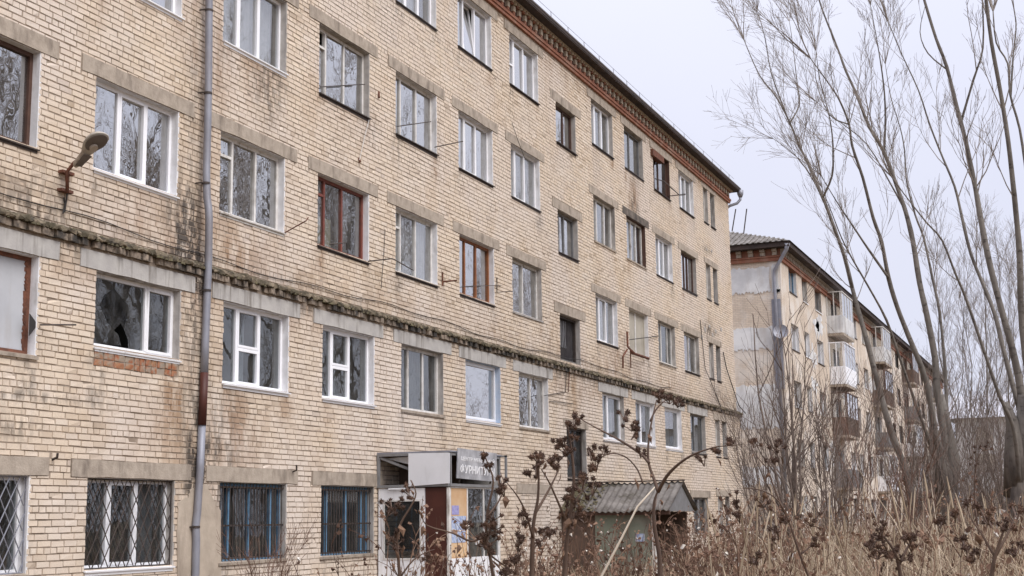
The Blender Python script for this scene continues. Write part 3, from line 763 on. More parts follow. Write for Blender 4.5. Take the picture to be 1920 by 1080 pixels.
# ---- windows
def curtain_mesh(x, y0, y1, z0, z1, seed):
    r = random.Random(seed)
    n = max(6, int((y1 - y0) / .028))
    ph, fr, am = r.uniform(0, 6), r.uniform(38, 60), r.uniform(.012, .03)
    vs = []
    for i in range(n + 1):
        y = y0 + (y1 - y0) * i / n
        for zq, k in ((z1, .6), ((z0 + z1) / 2, 1), (z0, 1.25)):
            vs.append((x + am * k * math.sin(fr * y + ph + .6 * math.sin(7 * y)), y + .01 * math.sin(zq * 3 + y * 9), zq))
    b = MB()
    return b.add(vs, [(i * 3 + j, i * 3 + j + 1, (i + 1) * 3 + j + 1, (i + 1) * 3 + j) for i in range(n) for j in range(2)])
def make_window(o, idx):
    xf, y0, y1, z0, z1, sp, lh, ext = o
    ins = .13
    xo, xi = xf - ins, xf - ins - .065            # frame faces
    wd, ht = y1 - y0, z1 - z0
    fm = sp['f']; ft = .055 if sp['sash'] else .06
    b = MB()
    b.box(xi, xo, y0 + .012, y0 + .012 + ft, z0, z1 - .012)
    b.box(xi, xo, y1 - .012 - ft, y1 - .012, z0, z1 - .012)
    ya, yb = y0 + .012 + ft, y1 - .012 - ft
    b.box(xi, xo, ya, yb, z0, z0 + ft)
    b.box(xi, xo, ya, yb, z1 - .012 - ft, z1 - .012)
    za, zb = z0 + ft, z1 - .012 - ft
    mh = .034 if sp['sash'] else .028
    ed = [ya] + [y0 + q * wd for q in sp['m']] + [yb]
    cells = []
    for i in range(len(ed) - 1):
        c0 = ed[i] + (mh if i else 0); c1 = ed[i + 1] - (mh if i < len(ed) - 2 else 0)
        if i:
            b.box(xi + .004, xo + .006, ed[i] - mh, ed[i] + mh, za, zb)
        ts = [q[1] for q in sp['t'] if q[0] == i]
        zz_ = [za] + [z0 + q * ht for q in ts] + [zb]
        for j in range(len(zz_) - 1):
            d0 = zz_[j] + (.024 if j else 0); d1 = zz_[j + 1] - (.024 if j < len(zz_) - 2 else 0)
            if j:
                b.box(xi + .006, xo + .003, c0, c1, zz_[j] - .024, zz_[j] + .024)
            cells.append((i, j, c0, c1, d0, d1))
    tl = sp.get('tilt')
    for (i, j, c0, c1, d0, d1) in cells:
        if sp['sash'] and (i % 2 == 1 or len(ed) == 2) and not (tl == i):
            s_ = .03
            b.box(xi + .008, xo + .012, c0 - .012, c0 + s_, d0 - .012, d1 + .012); b.box(xi + .008, xo + .012, c1 - s_, c1 + .012, d0 - .012, d1 + .012)
            b.box(xi + .008, xo + .012, c0 + s_, c1 - s_, d0 - .012, d0 + s_); b.box(xi + .008, xo + .012, c0 + s_, c1 - s_, d1 - s_, d1 + .012)
    kw = {}
    if sp['label']:
        kw['label'] = sp['label']
    wn = b.build('window', fm, BLD, **kw)
    # lintel (one over both twins)
    lt = lintel_top(o)
    if sp.get('twin', 0) == 0:
        e1 = y0 + 1.76 if 'twin' in sp else y1
        pr = .014
        rj = lambda a: RN.uniform(-a, a)
        ea, eb = ext + rj(.05), ext + rj(.05)
        bb = MB()
        nseg = 7
        ring = []
        for q in range(nseg + 1):
            y = y0 - ea + (e1 - y0 + ea + eb) * q / nseg
            j1, j2 = rj(.006), rj(.008)
            ring += [(xf - .22, y, z1 + .003), (xf + pr + rj(.003), y, z1 + .003 + j2), (xf + pr + rj(.004), y, lt - .004 + j1), (xf - .22, y, lt - .004)]
        fs = [(q * 4 + a, (q + 1) * 4 + a, (q + 1) * 4 + (a + 1) % 4, q * 4 + (a + 1) % 4) for q in range(nseg) for a in range(4)] + [(3, 2, 1, 0), tuple(nseg * 4 + a for a in range(4))]
        bb.add(ring, fs)
        bb.build('lintel', sp['lin'], BLD)
    # reveals
    b = MB()
    b.box(xf - .30, xf - .004, y1 - .012, y1 + .03, z0 - .004, z1 + .001)
    b.box(xf - .30, xf - .020, y0 - .03, y0 + .011, z0 - .004, z1 + .001)
    b.box(xf - .30, xf - .016, y0 + .012, y1 - .013, z1 - .012, z1 + .002)
    b.box(xf - .30, xf - .014, y0 + .012, y1 - .013, z0 - .05, z0 - .001)
    b.build('reveal', sp['rv'], wn)
    if sp['sill']:
        s = MB()
        over = RN.uniform(.03, .06); dip = RN.uniform(.02, .04)
        bend = RN.uniform(-.02, .02) if not sp['sash'] else 0
        if sp['sill'] in ('concrete', 'plaster_grey'):
            s.hexa([(xf - .15, y0 - .03, z0 - .055), (xf + .03, y0 - .03, z0 - .06), (xf + .03, y1 + .03, z0 - .06 + bend), (xf - .15, y1 + .03, z0 - .055), (xf - .15, y0 - .03, z0 + .003), (xf + .035, y0 - .03, z0 - .015), (xf + .035, y1 + .03, z0 - .012 + bend), (xf - .15, y1 + .03, z0 + .003)])
        else:
            zt = z0 + .004
            s.hexa([(xf - ins + .01, y0 - .0, zt - .006), (xf + over, y0 - .02, zt - dip - .022), (xf + over, y1 + .02, zt - dip - .022 + bend), (xf - ins + .01, y1 + .0, zt - .006), (xf - ins + .01, y0 - .0, zt + .004), (xf + over + .004, y0 - .02, zt - dip), (xf + over + .004, y1 + .02, zt - dip + bend), (xf - ins + .01, y1, zt + .004)])
            s.box(xf + .004, xf + .012, y0 + .005, y1 - .005, z0 - .085, z0 - .03)
        s.build('sill', sp['sill'], wn)
    if sp.get('board'):
        MB().box(xi - .01, xo - .02, ya, yb, za, zb).build('board_panel', sp['board'], wn)
        if fm == 'beige_board':
            MB().box(xo - .018, xo + .01, y0 + .5 * wd - .05, y0 + .5 * wd + .03, z0 + .01, z1 - .02).build('batten', 'old_white', wn)
        else:
            bb = MB()
            for q in range(26):                   # ragged rust and sealing foam along the right edge
                zq = za + (zb - za) * q / 26
                bb.hexa([(xo - .02, yb - RN.uniform(.01, .06), zq), (xo + .008, yb - .012 + RN.uniform(0, .01), zq), (xo + .008, yb, zq), (xo - .02, yb, zq), (xo - .02, yb - RN.uniform(.01, .06), zq + .06), (xo + .008, yb - RN.uniform(.01, .04), zq + .06), (xo + .008, yb, zq + .06), (xo - .02, yb, zq + .06)])
            bb.build('rust_edge', 'rust', wn)
        return
    if sp.get('black'):
        c = curtain_mesh(xi - .02, ya, yb, za, zb, 3)
        c.build('dark_cloth', 'black_cloth', wn)
        bb = MB()
        for q in range(6):
            y = ya + .15 + q * .13
            bb.tube([(xi + .02, y, zb - .05), (xi + .015, y + .03 * math.sin(q), zb - .45), (xi + .02, y + .02, zb - .8)], .011, 4)
        bb.build('hanging_strip', 'grey_curtain', wn)
        return
    for (i, j, c0, c1, d0, d1) in cells:
        if (i, j) in sp.get('missing', ()):
            continue
        xg = (xi + xo) / 2
        if sp.get('broken') and i == 0:
            def U(px, py):
                return (xg, c0 + (px - 545) / 270 * (c1 - c0), d1 - ((py - 455 - (px - 545) * .33) / 385) * (d1 - d0))
            for poly, gm in (([(545, 545), (592, 625), (632, 730), (668, 785), (690, 812), (706, 880), (545, 838)], 'glass_dark'),
                             ([(736, 690), (815, 640), (815, 925), (745, 905), (741, 850), (716, 775), (728, 740)], 'glass_dark'),
                             ([(545, 456), (815, 545), (815, 638), (738, 688), (738, 640), (700, 590), (660, 530), (612, 570), (594, 624), (545, 543)], 'glass_dark'),
                             ([(660, 532), (699, 592), (737, 642), (735, 688), (727, 738), (713, 772), (700, 745), (668, 783), (634, 729), (595, 626), (613, 572)], 'glass_dim')):
                MB().prism([U(*q) for q in poly], (.004 + RN.uniform(-.002, .002), 0, 0)).build('broken_pane', gm, wn)
            continue
        if tl == i:
            # sash tilted inwards at the top, built as a frame with its pane
            bb = MB(); k = .16
            q = [np.array((xo, c0, d0)), np.array((xo, c1, d0)), np.array((xo - k, c1 - .0, d1)), np.array((xo - k, c0, d1))]
            for a_, b_ in ((0, 1), (1, 2), (2, 3), (3, 0)):
                bb.bar(q[a_], q[b_], .05, .05)
            sa = bb.build('tilted_sash', fm, wn)
            g = MB(); g.prism([q[0], q[1], q[2], q[3]], (.006, 0, .001))
            gp = g.build('pane', sp['g'], wn)
            continue
        w1, w2, w3 = (RN.uniform(-.011, .011) * (.5 if sp['sash'] else 1) for _ in range(3))
        q_ = [(xg + w1, c0, d0), (xg + w2, c1, d0), (xg + w2 + w3, c1, d1), (xg + w1 + w3, c0, d1)]
        MB().hexa([q_[0], q_[1], (q_[1][0] - .005, c1, d0), (q_[0][0] - .005, c0, d0), q_[3], q_[2], (q_[2][0] - .005, c1, d1), (q_[3][0] - .005, c0, d1)]).build('pane', sp['g'], wn)
    for n_, c in enumerate(sp['cur']):
        f0, f1, cm = c[:3]
        zc0, zc1 = (z0 + c[3] * ht, z0 + c[4] * ht) if len(c) > 3 else (z0 + .02, z1 - .03)
        curtain_mesh(xi - .10 - .05 * n_, y0 + f0 * wd + .03, y0 + f1 * wd - .02, zc0, zc1, idx * 7 + n_).build('curtain', cm, wn, True)
    gr = sp.get('grille')
    if gr:
        b = MB()
        xg = xf - .045
        if gr == 'bars':
            for y in np.arange(y0 + .05, y1 - .02, .098):
                b.tube([(xg, y, z0 + .01), (xg, y, z1 - .02)], .0085, 5)
            for z in (z0 + .05, z0 + .45 * ht, z1 - .08):
                b.box(xg - .014, xg - .009, y0 + .014, y1 - .014, z - .015, z + .015)
        else:
            sy, sz = .19, .33
            for sgn in (1, -1):
                for q in range(-12, 24):
                    # line y = y0 + q*sy + sgn*(z - z0)*sy/sz clipped to the opening
                    pts = []
                    for z in np.linspace(z0 + .015, z1 - .02, 24):
                        y = y0 + q * sy + sgn * (z - z0) * sy / sz
                        if y0 + .02 <= y <= y1 - .02:
                            pts.append((xg + .006 * sgn, y, z))
                    if len(pts) > 1:
                        b.tube([pts[0], pts[-1]], .0085, 5)
            for e in ((y0 + .016, y0 + .016), (y1 - .018, y1 - .018)):
                b.tube([(xg, e[0], z0 + .01), (xg, e[1], z1 - .015)], .011, 5)
            for z in (z0 + .012, z1 - .02):
                b.tube([(xg, y0 + .016, z), (xg, y1 - .018, z)], .011, 5)
        b.build('security_grille', 'galv' if gr == 'diamond_white' else 'dark_metal', wn)
for idx, o in enumerate(OPEN):
    make_window(o, idx)
# walled-up window: its lintel
b = MB(); b.box(XL - .2, XL + .014, BRICKED[1] - .24, BRICKED[2] + .24, BRICKED[4] + .003, BRICKED[4] + .235); b.build('lintel', 'concrete', BLD)
# render patch round the foot of the pipe
b = MB()
q = []
for (ax_, ay_), (bx_, by_) in zip([(330, 1120), (330, 960), (334, 942), (350, 932), (356, 921), (368, 912), (384, 908), (393, 922), (402, 940), (411, 955)], [(330, 960), (334, 942), (350, 932), (356, 921), (368, 912), (384, 908), (393, 922), (402, 940), (411, 955), (412, 1120)]):
    for f in np.linspace(0, 1, 5)[:-1]:
        q.append((ax_ + (bx_ - ax_) * f + RN.uniform(-2.5, 2.5), ay_ + (by_ - ay_) * f + RN.uniform(-2.5, 2.5)))
q.append((412, 1120))
b.prism([onx(px, py, XL - .002) for px, py in q], (.016, 0, 0))
b.build('render_patch', 'plaster_tan', BLD)

# ---- drainpipe near the left of the photo
def pipe_piece(name, pts, r, mm, parent, **kw):
    return MB().tube(pts, r, 14).build(name, mm, parent, True, **kw)
def pipe_px(L, x):
    return [onx(px, py, x if len(q) == 0 else q[0]) for px, py, *q in L]
PXU = pipe_px([(392, 0), (391, 150), (389, 250), (387, 325), (388, 368, .15), (391, 392, .19), (392, 410, .21), (391, 480, .21), (388, 560, .21), (385, 640, .21), (383, 702, .21)], .13)
PXU = [PXU[0] + (PXU[0] - PXU[1]) * 2.6] + PXU
DP = pipe_piece('drainpipe', PXU, .062, 'galv', BLD, label='grey tin drainpipe with a red-brown length near its foot')
pipe_piece('pipe_length', pipe_px([(383, 699), (379, 797)], .21), .066, 'brown_metal', DP)
pipe_piece('pipe_length', pipe_px([(379, 792), (375, 880), (370, 960), (367, 985), (368, 1010), (366, 1100), (365, 1170)], .20), .061, 'galv', DP)
for px, py, x in ((390, 175, .13), (386, 344, .135), (388, 545, .21), (392, 20, .13), (367, 988, .2)):
    c = onx(px, py, x)
    b = MB(); b.tube([c - np.array((0, 0, .018)), c + np.array((0, 0, .018))], .07, 12)
    b.bar((-.02, c[1] - .09, c[2]), (x, c[1] - .08, c[2]), .018, .022)
    b.build('pipe_bracket', 'dark_metal', DP)

# ---- rods, washing-line brackets, cables and other ironwork on the facade
def rod(name, pts, r, mm='dark_metal', parent=BLD):
    return MB().tube([onx(*p_) for p_ in pts], r, 5).build(name, mm, parent)
rod('clothesline_bracket', [(533, 437, 0), (556, 424, .35), (574, 414, .6), (578, 408, .6)], .012, 'rust')
rod('clothesline_bracket', [(690, 490, 0), (735, 485, .55), (740, 487, .55), (775, 507, .02)], .013)
rod('clothesline_bracket', [(815, 276, 0), (868, 265, .75)], .012)
rod('clothesline_bracket', [(832, 528, 0), (856, 526, .4)], .02, 'rust')
rod('clothesline_bracket', [(830, 510, .02), (830, 536, .02)], .018, 'rust')
rod('clothesline_bracket', [(932, 520, .02), (932, 548, .02), (961, 546, .4)], .012)
rod('clothesline_bracket', [(600, 163, .0), (684, 158, .0)], .011)
rod('clothesline_bracket', [(745, 237, .0), (808, 228, .06)], .011)
rod('clothesline_bracket', [(618, 458, .02), (650, 455, .2), (650, 468, .1)], .012)
rod('clothesline_bracket', [(866, 537, .02), (940, 535, .03)], .008)
rod('clothesline_bracket', [(1228, 335, .0), (1245, 340, .3), (1274, 366, .75), (1284, 365, .8)], .02)
rod('clothesline_bracket', [(1252, 368, .0), (1285, 364, .8)], .018)
rod('wall_pipe', [(75, 609, XL + .02), (143, 609, XL + .35)], .012)
rod('bent_rail', [(1176, 622, .1), (1177, 650, .12), (1190, 663, .3), (1215, 672, .12)], .035, 'rust')
rod('bent_rail', [(1176, 655, .1), (1168, 668, .1), (1168, 690, .05)], .03, 'rust')
rod('bent_rail', [(1182, 655, .1), (1183, 690, .05)], .02, 'rust')
rod('facade_cable', [(1180, 637, .12), (1235, 630, .05)], .014, 'cable')
pts = [(.02, y, ZL + .33 + .05 * math.sin(y * .55) + .03 * math.sin(y * 2.1)) for y in np.arange(YA, 46, .5)]
MB().tube(pts, .008, 4).build('facade_cable', 'cable', BLD)
rod('facade_cable', [(120, 370, .02), (122, 382, .02), (118, 400, .04)], .012, 'cable')
rod('facade_cable', [(692, 225, .03), (684, 255, .04), (674, 300, .03)], .007, 'old_white')
rod('facade_cable', [(722, 430, .02), (720, 470, .02), (715, 540, .02)], .006, 'cable')
rod('facade_cable', [(1063, 680, XL + .02), (1060, 735, XL + .03), (1020, 742, XL + .03)], .01, 'cable')
rod('facade_cable', [(1068, 690, XL + .02), (1066, 735, XL + .03)], .012, 'rust')
rod('facade_cable', [(1030, 752, XL + .02), (1075, 757, XL + .03)], .008, 'cable')
rod('facade_cable', [(1356, 660, .05), (1362, 690, .06), (1385, 760, .1), (1398, 775, .2)], .02, 'cable')
rod('facade_cable', [(1313, 600, .03), (1322, 690, .05), (1345, 745, .1), (1362, 790, .25)], .014, 'cable')
rod('facade_cable', [(960, 230, .02), (970, 260, .02), (985, 300, .02)], .006, 'cable')
rod('wall_hook', [(98, 862, XL), (107, 858, XL + .1), (108, 850, XL + .12)], .018)
rod('wall_hook', [(548, 885, XL), (556, 882, XL + .1), (556, 872, XL + .12)], .016)
rod('wall_hook', [(710, 172, 0), (711, 183, .04)], .025, 'rust')
rod('wall_hook', [(672, 296, 0), (676, 304, .04)], .025, 'rust')
# vent plate beside the boarded window
b = MB(); b.prism([onx(px, py, XL + .004) for px, py in ((55, 588), (66, 603), (66, 614), (54, 630))], (.01, 0, 0)); b.build('vent_plate', 'cable', BLD)
# rusty hanging box in the brown window of the top storey
c0, c1 = onx(1226, 292, .12), onx(1246, 302, .12)
b = MB(); b.box(-.1, .10, c0[1], c1[1] + .02, c0[2] + .03, c0[2] + .26); b.build('hanging_box', 'rust', BLD)
# crack pattern of peeled render above a far twin window
b = MB()
for px, py in ((1322, 618), (1330, 612), (1342, 622), (1352, 618), (1316, 632), (1336, 628), (1325, 468), (1334, 470)):
    c = onx(px, py, .003); r = RN.uniform(.08, .2)
    b.prism([(c[0], c[1] + r * RN.uniform(.5, 1) * math.cos(a), c[2] + .7 * r * RN.uniform(.5, 1) * math.sin(a)) for a in np.linspace(0, 2 * math.pi, 8)[:-1]], (.012, 0, 0))
b.build('render_scab', 'plaster_grey', BLD)

# ================================================================== WALL LAMP
a0, a1 = onx(126, 362, .10), onx(126, 322, .10)
LAMP = thing('wall_lamp', 'grey street lamp on a rusty red bracket fixed to the brick wall', 'lamp', (0, a0[1], a0[2]))
elb = onx(138, 306, .22)
MB().tube([a0, a1, elb, onx(150, 296, .32)], .026, 10).build('pole', 'rust', LAMP, True)
for q in ((124, 358), (126, 324)):
    c = onx(q[0], q[1], .06)
    MB().box(.0, .09, c[1] - .12, c[1] + .12, c[2] - .02, c[2] + .02).build('mounting_strap', 'rust', LAMP)
MB().tube([a0, onx(124, 378, .06), onx(121, 398, .05)], .012, 5).build('cable', 'cable', LAMP)
h0, h1 = onx(141, 311, .27), onx(194, 249, .92)
ax = (h1 - h0); HL = np.linalg.norm(ax); ax /= HL
sd_ = np.cross(ax, (0, 0, 1)); sd_ /= np.linalg.norm(sd_)
dn = np.cross(sd_, ax)
if dn[2] > 0:
    dn = -dn
dn = dn + np.array((0, -.0, 0))
def loft(secs, n=16, flat=False):
    b = MB(); o = 0
    for t_, hw, up_, lo_ in secs:
        for j in range(n):
            a = 2 * math.pi * j / n
            s_, c_ = math.cos(a), math.sin(a)
            b.v.append(tuple(h0 + ax * HL * t_ + sd_ * hw * s_ - dn * (up_ * c_ if c_ > 0 else lo_ * c_)))
    m_ = len(secs)
    b.f += [(i * n + j, i * n + (j + 1) % n, (i + 1) * n + (j + 1) % n, (i + 1) * n + j) for i in range(m_ - 1) for j in range(n)]
    b.f += [tuple(range(n))[::-1], tuple((m_ - 1) * n + j for j in range(n))]
    return b
loft([(0, .035, .035, .035), (.05, .055, .05, .045), (.40, .075, .062, .05), (.5, .115, .078, .03), (.62, .15, .09, .02), (.76, .165, .09, .02), (.88, .148, .075, .02), (.96, .10, .045, .015), (1.0, .03, .012, .01)]).build('housing', 'lamp_grey', LAMP, True)
b = MB()
ring = [h0 + ax * HL * (.74 + .235 * math.cos(a)) + sd_ * .145 * math.sin(a) + dn * .024 for a in np.linspace(0, 2 * math.pi, 25)[:-1]]
b.prism(ring, dn * .004)
b.build('reflector', 'lamp_dark', LAMP)
b = MB()
ring = [h0 + ax * HL * (.63 + .085 * math.cos(a)) + sd_ * .055 * math.sin(a) + dn * .03 for a in np.linspace(0, 2 * math.pi, 17)[:-1]]
b.prism(ring, dn * .035)
b.build('lens', 'lamp_lens', LAMP)
b = MB(); b.prism([h0 + ax * HL * .08 - sd_ * .05 + dn * .05, h0 + ax * HL * .42 - sd_ * .068 + dn * .054, h0 + ax * HL * .42 + sd_ * .068 + dn * .054, h0 + ax * HL * .08 + sd_ * .05 + dn * .05], dn * .006); b.build('gear_cover', 'lamp_dark', LAMP)

# ================================================================== SHOP PORCH
PX1, PY0, PY1 = 1.70, 24.15, 26.62
ZB, ZTP = .64, 1.30
SH = thing('shop_porch', 'small white shop entrance porch with a torn sign box against the brick wall', 'porch', (.13, 25.3, GZ))
b = MB()
b.box(XL, PX1, PY1 - .06, PY1, GZ, ZTP); b.build('far_wall', 'old_white', SH)
b = MB(); b.box(XL, PX1 + .05, PY0 - .02, PY1 + .02, ZTP, ZTP + .03); b.build('roof', 'galv', SH)
b = MB(); b.box(XL, PX1 - .05, PY0 + .06, PY1 - .06, ZB - .06, ZB - .02); b.build('inner_ceiling', 'dark_brown_panel', SH)
# side that faces the camera: white panels, dark pane, brown sheet
ys = PY0
def sx(px):
    return ony(px, 960, ys)[0]
def szz(px, py):
    return ony(px, py, ys)[2]
x_l, x_g0, x_g1, x_b0 = XL + .03, sx(718), sx(790), sx(796)
zg1, zg0 = szz(750, 937), szz(750, 1050)
b = MB()
b.box(x_l, x_g0 - .0, ys, ys + .05, GZ, ZB - .02)
b.box(x_g1, x_b0, ys, ys + .05, GZ, ZB - .02)
b.box(x_g0, x_g1, ys + .002, ys + .05, zg1, ZB - .02)
b.build('white_frame', 'pvc_dirty', SH)
MB().box(x_g0, x_g1, ys + .004, ys + .045, GZ, zg0).build('lower_panel', 'pvc', SH)
b = MB()
for (xa, xb, za, zb) in ((x_g0, x_g0 + .035, zg0, zg1), (x_g1 - .035, x_g1, zg0, zg1), (x_g0 + .035, x_g1 - .035, zg1 - .035, zg1), (x_g0 + .035, x_g1 - .035, zg0, zg0 + .035)):
    b.box(xa, xb, ys - .006, ys + .03, za, zb)
b.build('pane_frame', 'old_white', SH)
MB().box(x_g0 + .03, x_g1 - .03, ys + .012, ys + .02, zg0 + .03, zg1 - .03).build('pane', 'glass_dark', SH)
MB().box(x_b0 + .004, PX1 - .05, ys + .03, ys + .05, GZ, ZB - .02).build('brown_door', 'brown_metal', SH)
MB().bar((x_b0 + .06, ys + .02, -.4), (x_b0 + .06, ys + .02, -.25), .02, .02, (0, 1, 0)).build('door_handle', 'dark_metal', SH)
MB().box(PX1 - .048, PX1, ys - .004, ys + .06, GZ, ZB - .02).build('corner_post', 'old_white', SH)
# sign box over it: open frame on the left, tin sheet on the right
b = MB()
xm = sx(768) + .02
for (xa, xb, za, zb) in ((XL + .01, XL + .06, ZB, ZTP), (PX1 - .05, PX1, ZB, ZTP), (XL + .06, PX1 - .05, ZTP - .05, ZTP), (XL + .06, PX1 - .05, ZB, ZB + .05)):
    b.box(xa, xb, ys - .03, ys + .02, za, zb)
b.bar((XL + .06, ys + .02, ZTP - .07), (xm - .02, ys + .12, ZB + .33), .05, .05)
b.bar((xm - .05, ys + .12, ZB + .04), (xm - .05, ys + .12, ZB + .34), .045, .045, (1, 0, 0))
for (ya, yb) in ((PY0 + .02, PY0 + .07), (PY1 - .06, PY1 - .01)):
    b.box(PX1 - .02, PX1 + .03, ya, yb, ZB, ZTP - .002)
b.box(PX1 - .02, PX1 + .03, PY0 + .07, PY1 - .06, ZB + .001, ZB + .055)
b.box(PX1 - .02, PX1 + .03, PY0 + .07, PY1 - .06, ZTP - .06, ZTP - .012)
b.box(PX1 + .14, PX1 + .18, PY1 - .05, PY1, ZB + .1, ZTP + .02)
b.box(PX1 + .02, PX1 + .18, PY1 - .05, PY1, ZTP - .02, ZTP + .018)
b.build('box_frame', 'grey_paint', SH)
MB().prism([(XL + .1, ys + .16, ZTP - .08), (xm, ys + .16, ZB + .42), (xm, ys + .16, ZTP - .05)], (0, .02, 0)).build('torn_board', 'pvc_dirty', SH)
b = MB(); b.box(XL + .02, PX1 - .2, PY0 + .9, PY0 + .94, GZ, ZTP - .01); b.build('dark_backing', 'dark_brown_panel', SH)  # dark board added behind pane and open frame to keep them dark
zt0, zt1 = szz(765, 913), szz(845, 849)
MB().prism([(sx(768), ys - .05, zt0 + .01), (sx(845), ys - .05, zt0 + .05), (sx(845) + .01, ys - .05, zt1 - .0), (sx(768), ys - .05, zt1 + .015)], (0, .014, 0)).build('tin_sheet', 'galv_sheet', SH)
MB().box(sx(730), sx(768), ys - .045, ys - .03, ZB - .04, ZB - .01).build('white_strip', 'pvc', SH)
# street side: window with orange backing and posters, two dark panes, white lower panel
def fy(px):
    return onx(px, 970, PX1)[1]
zw0, zw1 = onx(880, 1045, PX1)[2], ZB - .03
yA, yB, yC, yD, yE = PY0 + .062, fy(877), fy(908), fy(934), PY1 - .062
b = MB()
b.box(PX1 - .05, PX1 - .004, yA, yA + .04, zw0, zw1)
b.box(PX1 - .05, PX1 - .004, yB - .02, yB + .03, zw0, zw1); b.box(PX1 - .05, PX1 - .004, yC - .02, yC + .02, zw0, zw1)
b.box(PX1 - .05, PX1, yD, PY1 - .061, zw0, zw1)
b.box(PX1 - .05, PX1 - .002, PY0 + .062, PY1 - .061, zw1, ZB - .001)
b.build('window_frame', 'old_white', SH)
MB().box(PX1 - .05, PX1, PY0 + .062, PY1 - .061, GZ, zw0).build('white_panel', 'pvc_dirty', SH)
MB().box(PX1 - .022, PX1 - .012, yA + .04, yB - .02, zw0, zw1).build('orange_backing', 'orange_cloth', SH)
for q, (u0, u1, v0, v1, mm, nm) in enumerate(((.05, .5, .62, .75, 'violet_poster', 'poster'), (.03, .95, .40, .60, 'poster_blue', 'poster'), (.03, .9, .22, .39, 'poster_blue', 'poster'), (.03, .93, .02, .21, 'poster_orange', 'poster'))):
    yy0, yy1 = yA + .04, yB - .02
    MB().box(PX1 - .011, PX1 - .008, yy0 + u0 * (yy1 - yy0), yy0 + u1 * (yy1 - yy0), zw0 + v0 * (zw1 - zw0), zw0 + v1 * (zw1 - zw0)).build(nm, mm, SH)
for ya, yb in ((yA + .04, yB - .02), (yB + .03, yC - .02), (yC + .02, yD)):
    MB().box(PX1 - .03, PX1 - .024, ya, yb, zw0, zw1).build('pane', 'glass_dark', SH)
MB().box(PX1 - .02, PX1 - .016, fy(893), fy(900), onx(897, 1021, PX1)[2], onx(897, 1006, PX1)[2]).build('notice', 'paper', SH)
MB().box(PX1 + .0, PX1 + .05, PY0, PY1, GZ - .2, GZ + .12).build('step', 'concrete', SH)

# ---- the sign itself
sy0, sy1 = 24.40, 26.30
sz0, sz1 = .80, 1.385
SG = thing('shop_sign', 'tilted grey shop sign with two lines of white lettering on the porch', 'sign', (1.76, 25.35, 1.1))
def spt(u, v, d=0.):
    # u 0..1 along the wall, v 0..1 upward; the board leans a little and sags towards its right end
    return np.array((1.77 + d + .03 * (v - .5), sy0 + u * (sy1 - sy0), sz0 + v * (sz1 - sz0) - .035 * u))
b = MB(); b.prism([spt(0, 0), spt(1, 0), spt(1, 1), spt(0, 1)], (-.02, 0, 0)); b.build('sign_board', 'sign_grey', SG)
def lettering(txt, u, v, width, height):
    cu = bpy.data.curves.new('lettering', 'FONT')
    cu.body = txt; cu.size = 1; cu.extrude = .012; cu.resolution_u = 2; cu.offset = .018
    to = bpy.data.objects.new('lettering', cu); COL.objects.link(to)
    bpy.context.view_layer.update()
    me = bpy.data.meshes.new_from_object(to.evaluated_get(bpy.context.evaluated_depsgraph_get()))
    bpy.data.objects.remove(to)
    c_ = np.array([v_.co[:] for v_ in me.vertices])
    lo_, hi_ = c_.min(0), c_.max(0)
    for v_ in me.vertices:
        tu = u + (v_.co.x - lo_[0]) / (hi_[0] - lo_[0]) * width
        tv = v + (v_.co.y - lo_[1]) / (hi_[1] - lo_[1]) * height
        v_.co = Vector(spt(tu, tv, .002 + (v_.co.z - lo_[2]) * .15) - np.array(SG['_o']))
    me.materials.clear()
    link('lettering', me, 'white_text', SG)
lettering('ЦЕНТР МЕБЕЛЬНОЙ', .08, .58, .86, .19)
lettering('ФУРНИТУРЫ', .07, .17, .88, .31)
b = MB()
for u in (.1, .9):
    b.bar(spt(u, .05, -.02), (1.7, sy0 + u * (sy1 - sy0), ZB + .08), .03, .03)
b.build('sign_bracket', 'dark_metal', SG)

# ================================================================== STAIR PORCH WITH SLATE ROOF
SP = thing('entrance_porch', 'weathered entrance porch with a wavy grey slate gable roof', 'porch', (1.6, 35.5, GZ))
X1 = 3.05; ya_, yr_, yb_ = 34.15, 35.5, 36.85
ze, zr = .17, .90
def corr(y0_, z0_, y1_, z1_, xs0, xs1):
    nx_, ny_ = int((xs1 - xs0) / .028), 5
    vs = []; 
    for i in range(nx_ + 1):
        x = xs0 + (xs1 - xs0) * i / nx_
        h = .022 * math.sin(2 * math.pi * x / .165)
        for j in range(ny_ + 1):
            t_ = j / ny_
            sag = -.02 * math.sin(math.pi * t_) + .012 * math.sin(x * 2.3)
            vs.append((x, y0_ + (y1_ - y0_) * t_, z0_ + (z1_ - z0_) * t_ + h + sag))
    n0 = len(vs)
    vs += [(x, y, z - .018) for x, y, z in vs]
    fs = []
    for i in range(nx_):
        for j in range(ny_):
            a = i * (ny_ + 1) + j; c = (i + 1) * (ny_ + 1) + j
            fs += [(a, c, c + 1, a + 1), (n0 + a, n0 + a + 1, n0 + c + 1, n0 + c)]
        a, c = i * (ny_ + 1), (i + 1) * (ny_ + 1)
        fs.append((a, n0 + a, n0 + c, c))
    return MB().add(vs, fs)
for k_, (xa, xb) in enumerate(((.16, 1.12), (1.125, 2.1), (2.105, X1 + .12))):
    corr(ya_ - .03 * k_, ze - .02 * (k_ == 1), yr_, zr, xa, xb).build('slate_sheet', 'slate', SP, True)
    corr(yb_, ze, yr_ + .01, zr + .01, xa, xb).build('slate_sheet', 'slate', SP, True)
MB().bar((.14, yr_, zr + .05), (X1 + .14, yr_, zr + .05), .16, .03).build('ridge_cap', 'dark_metal', SP)
MB().prism([(X1, ya_ + .12, ze - .03), (X1, yb_ - .12, ze - .03), (X1, yr_, zr - .04)], (.04, 0, 0)).build('gable_board', 'grey_paint', SP)
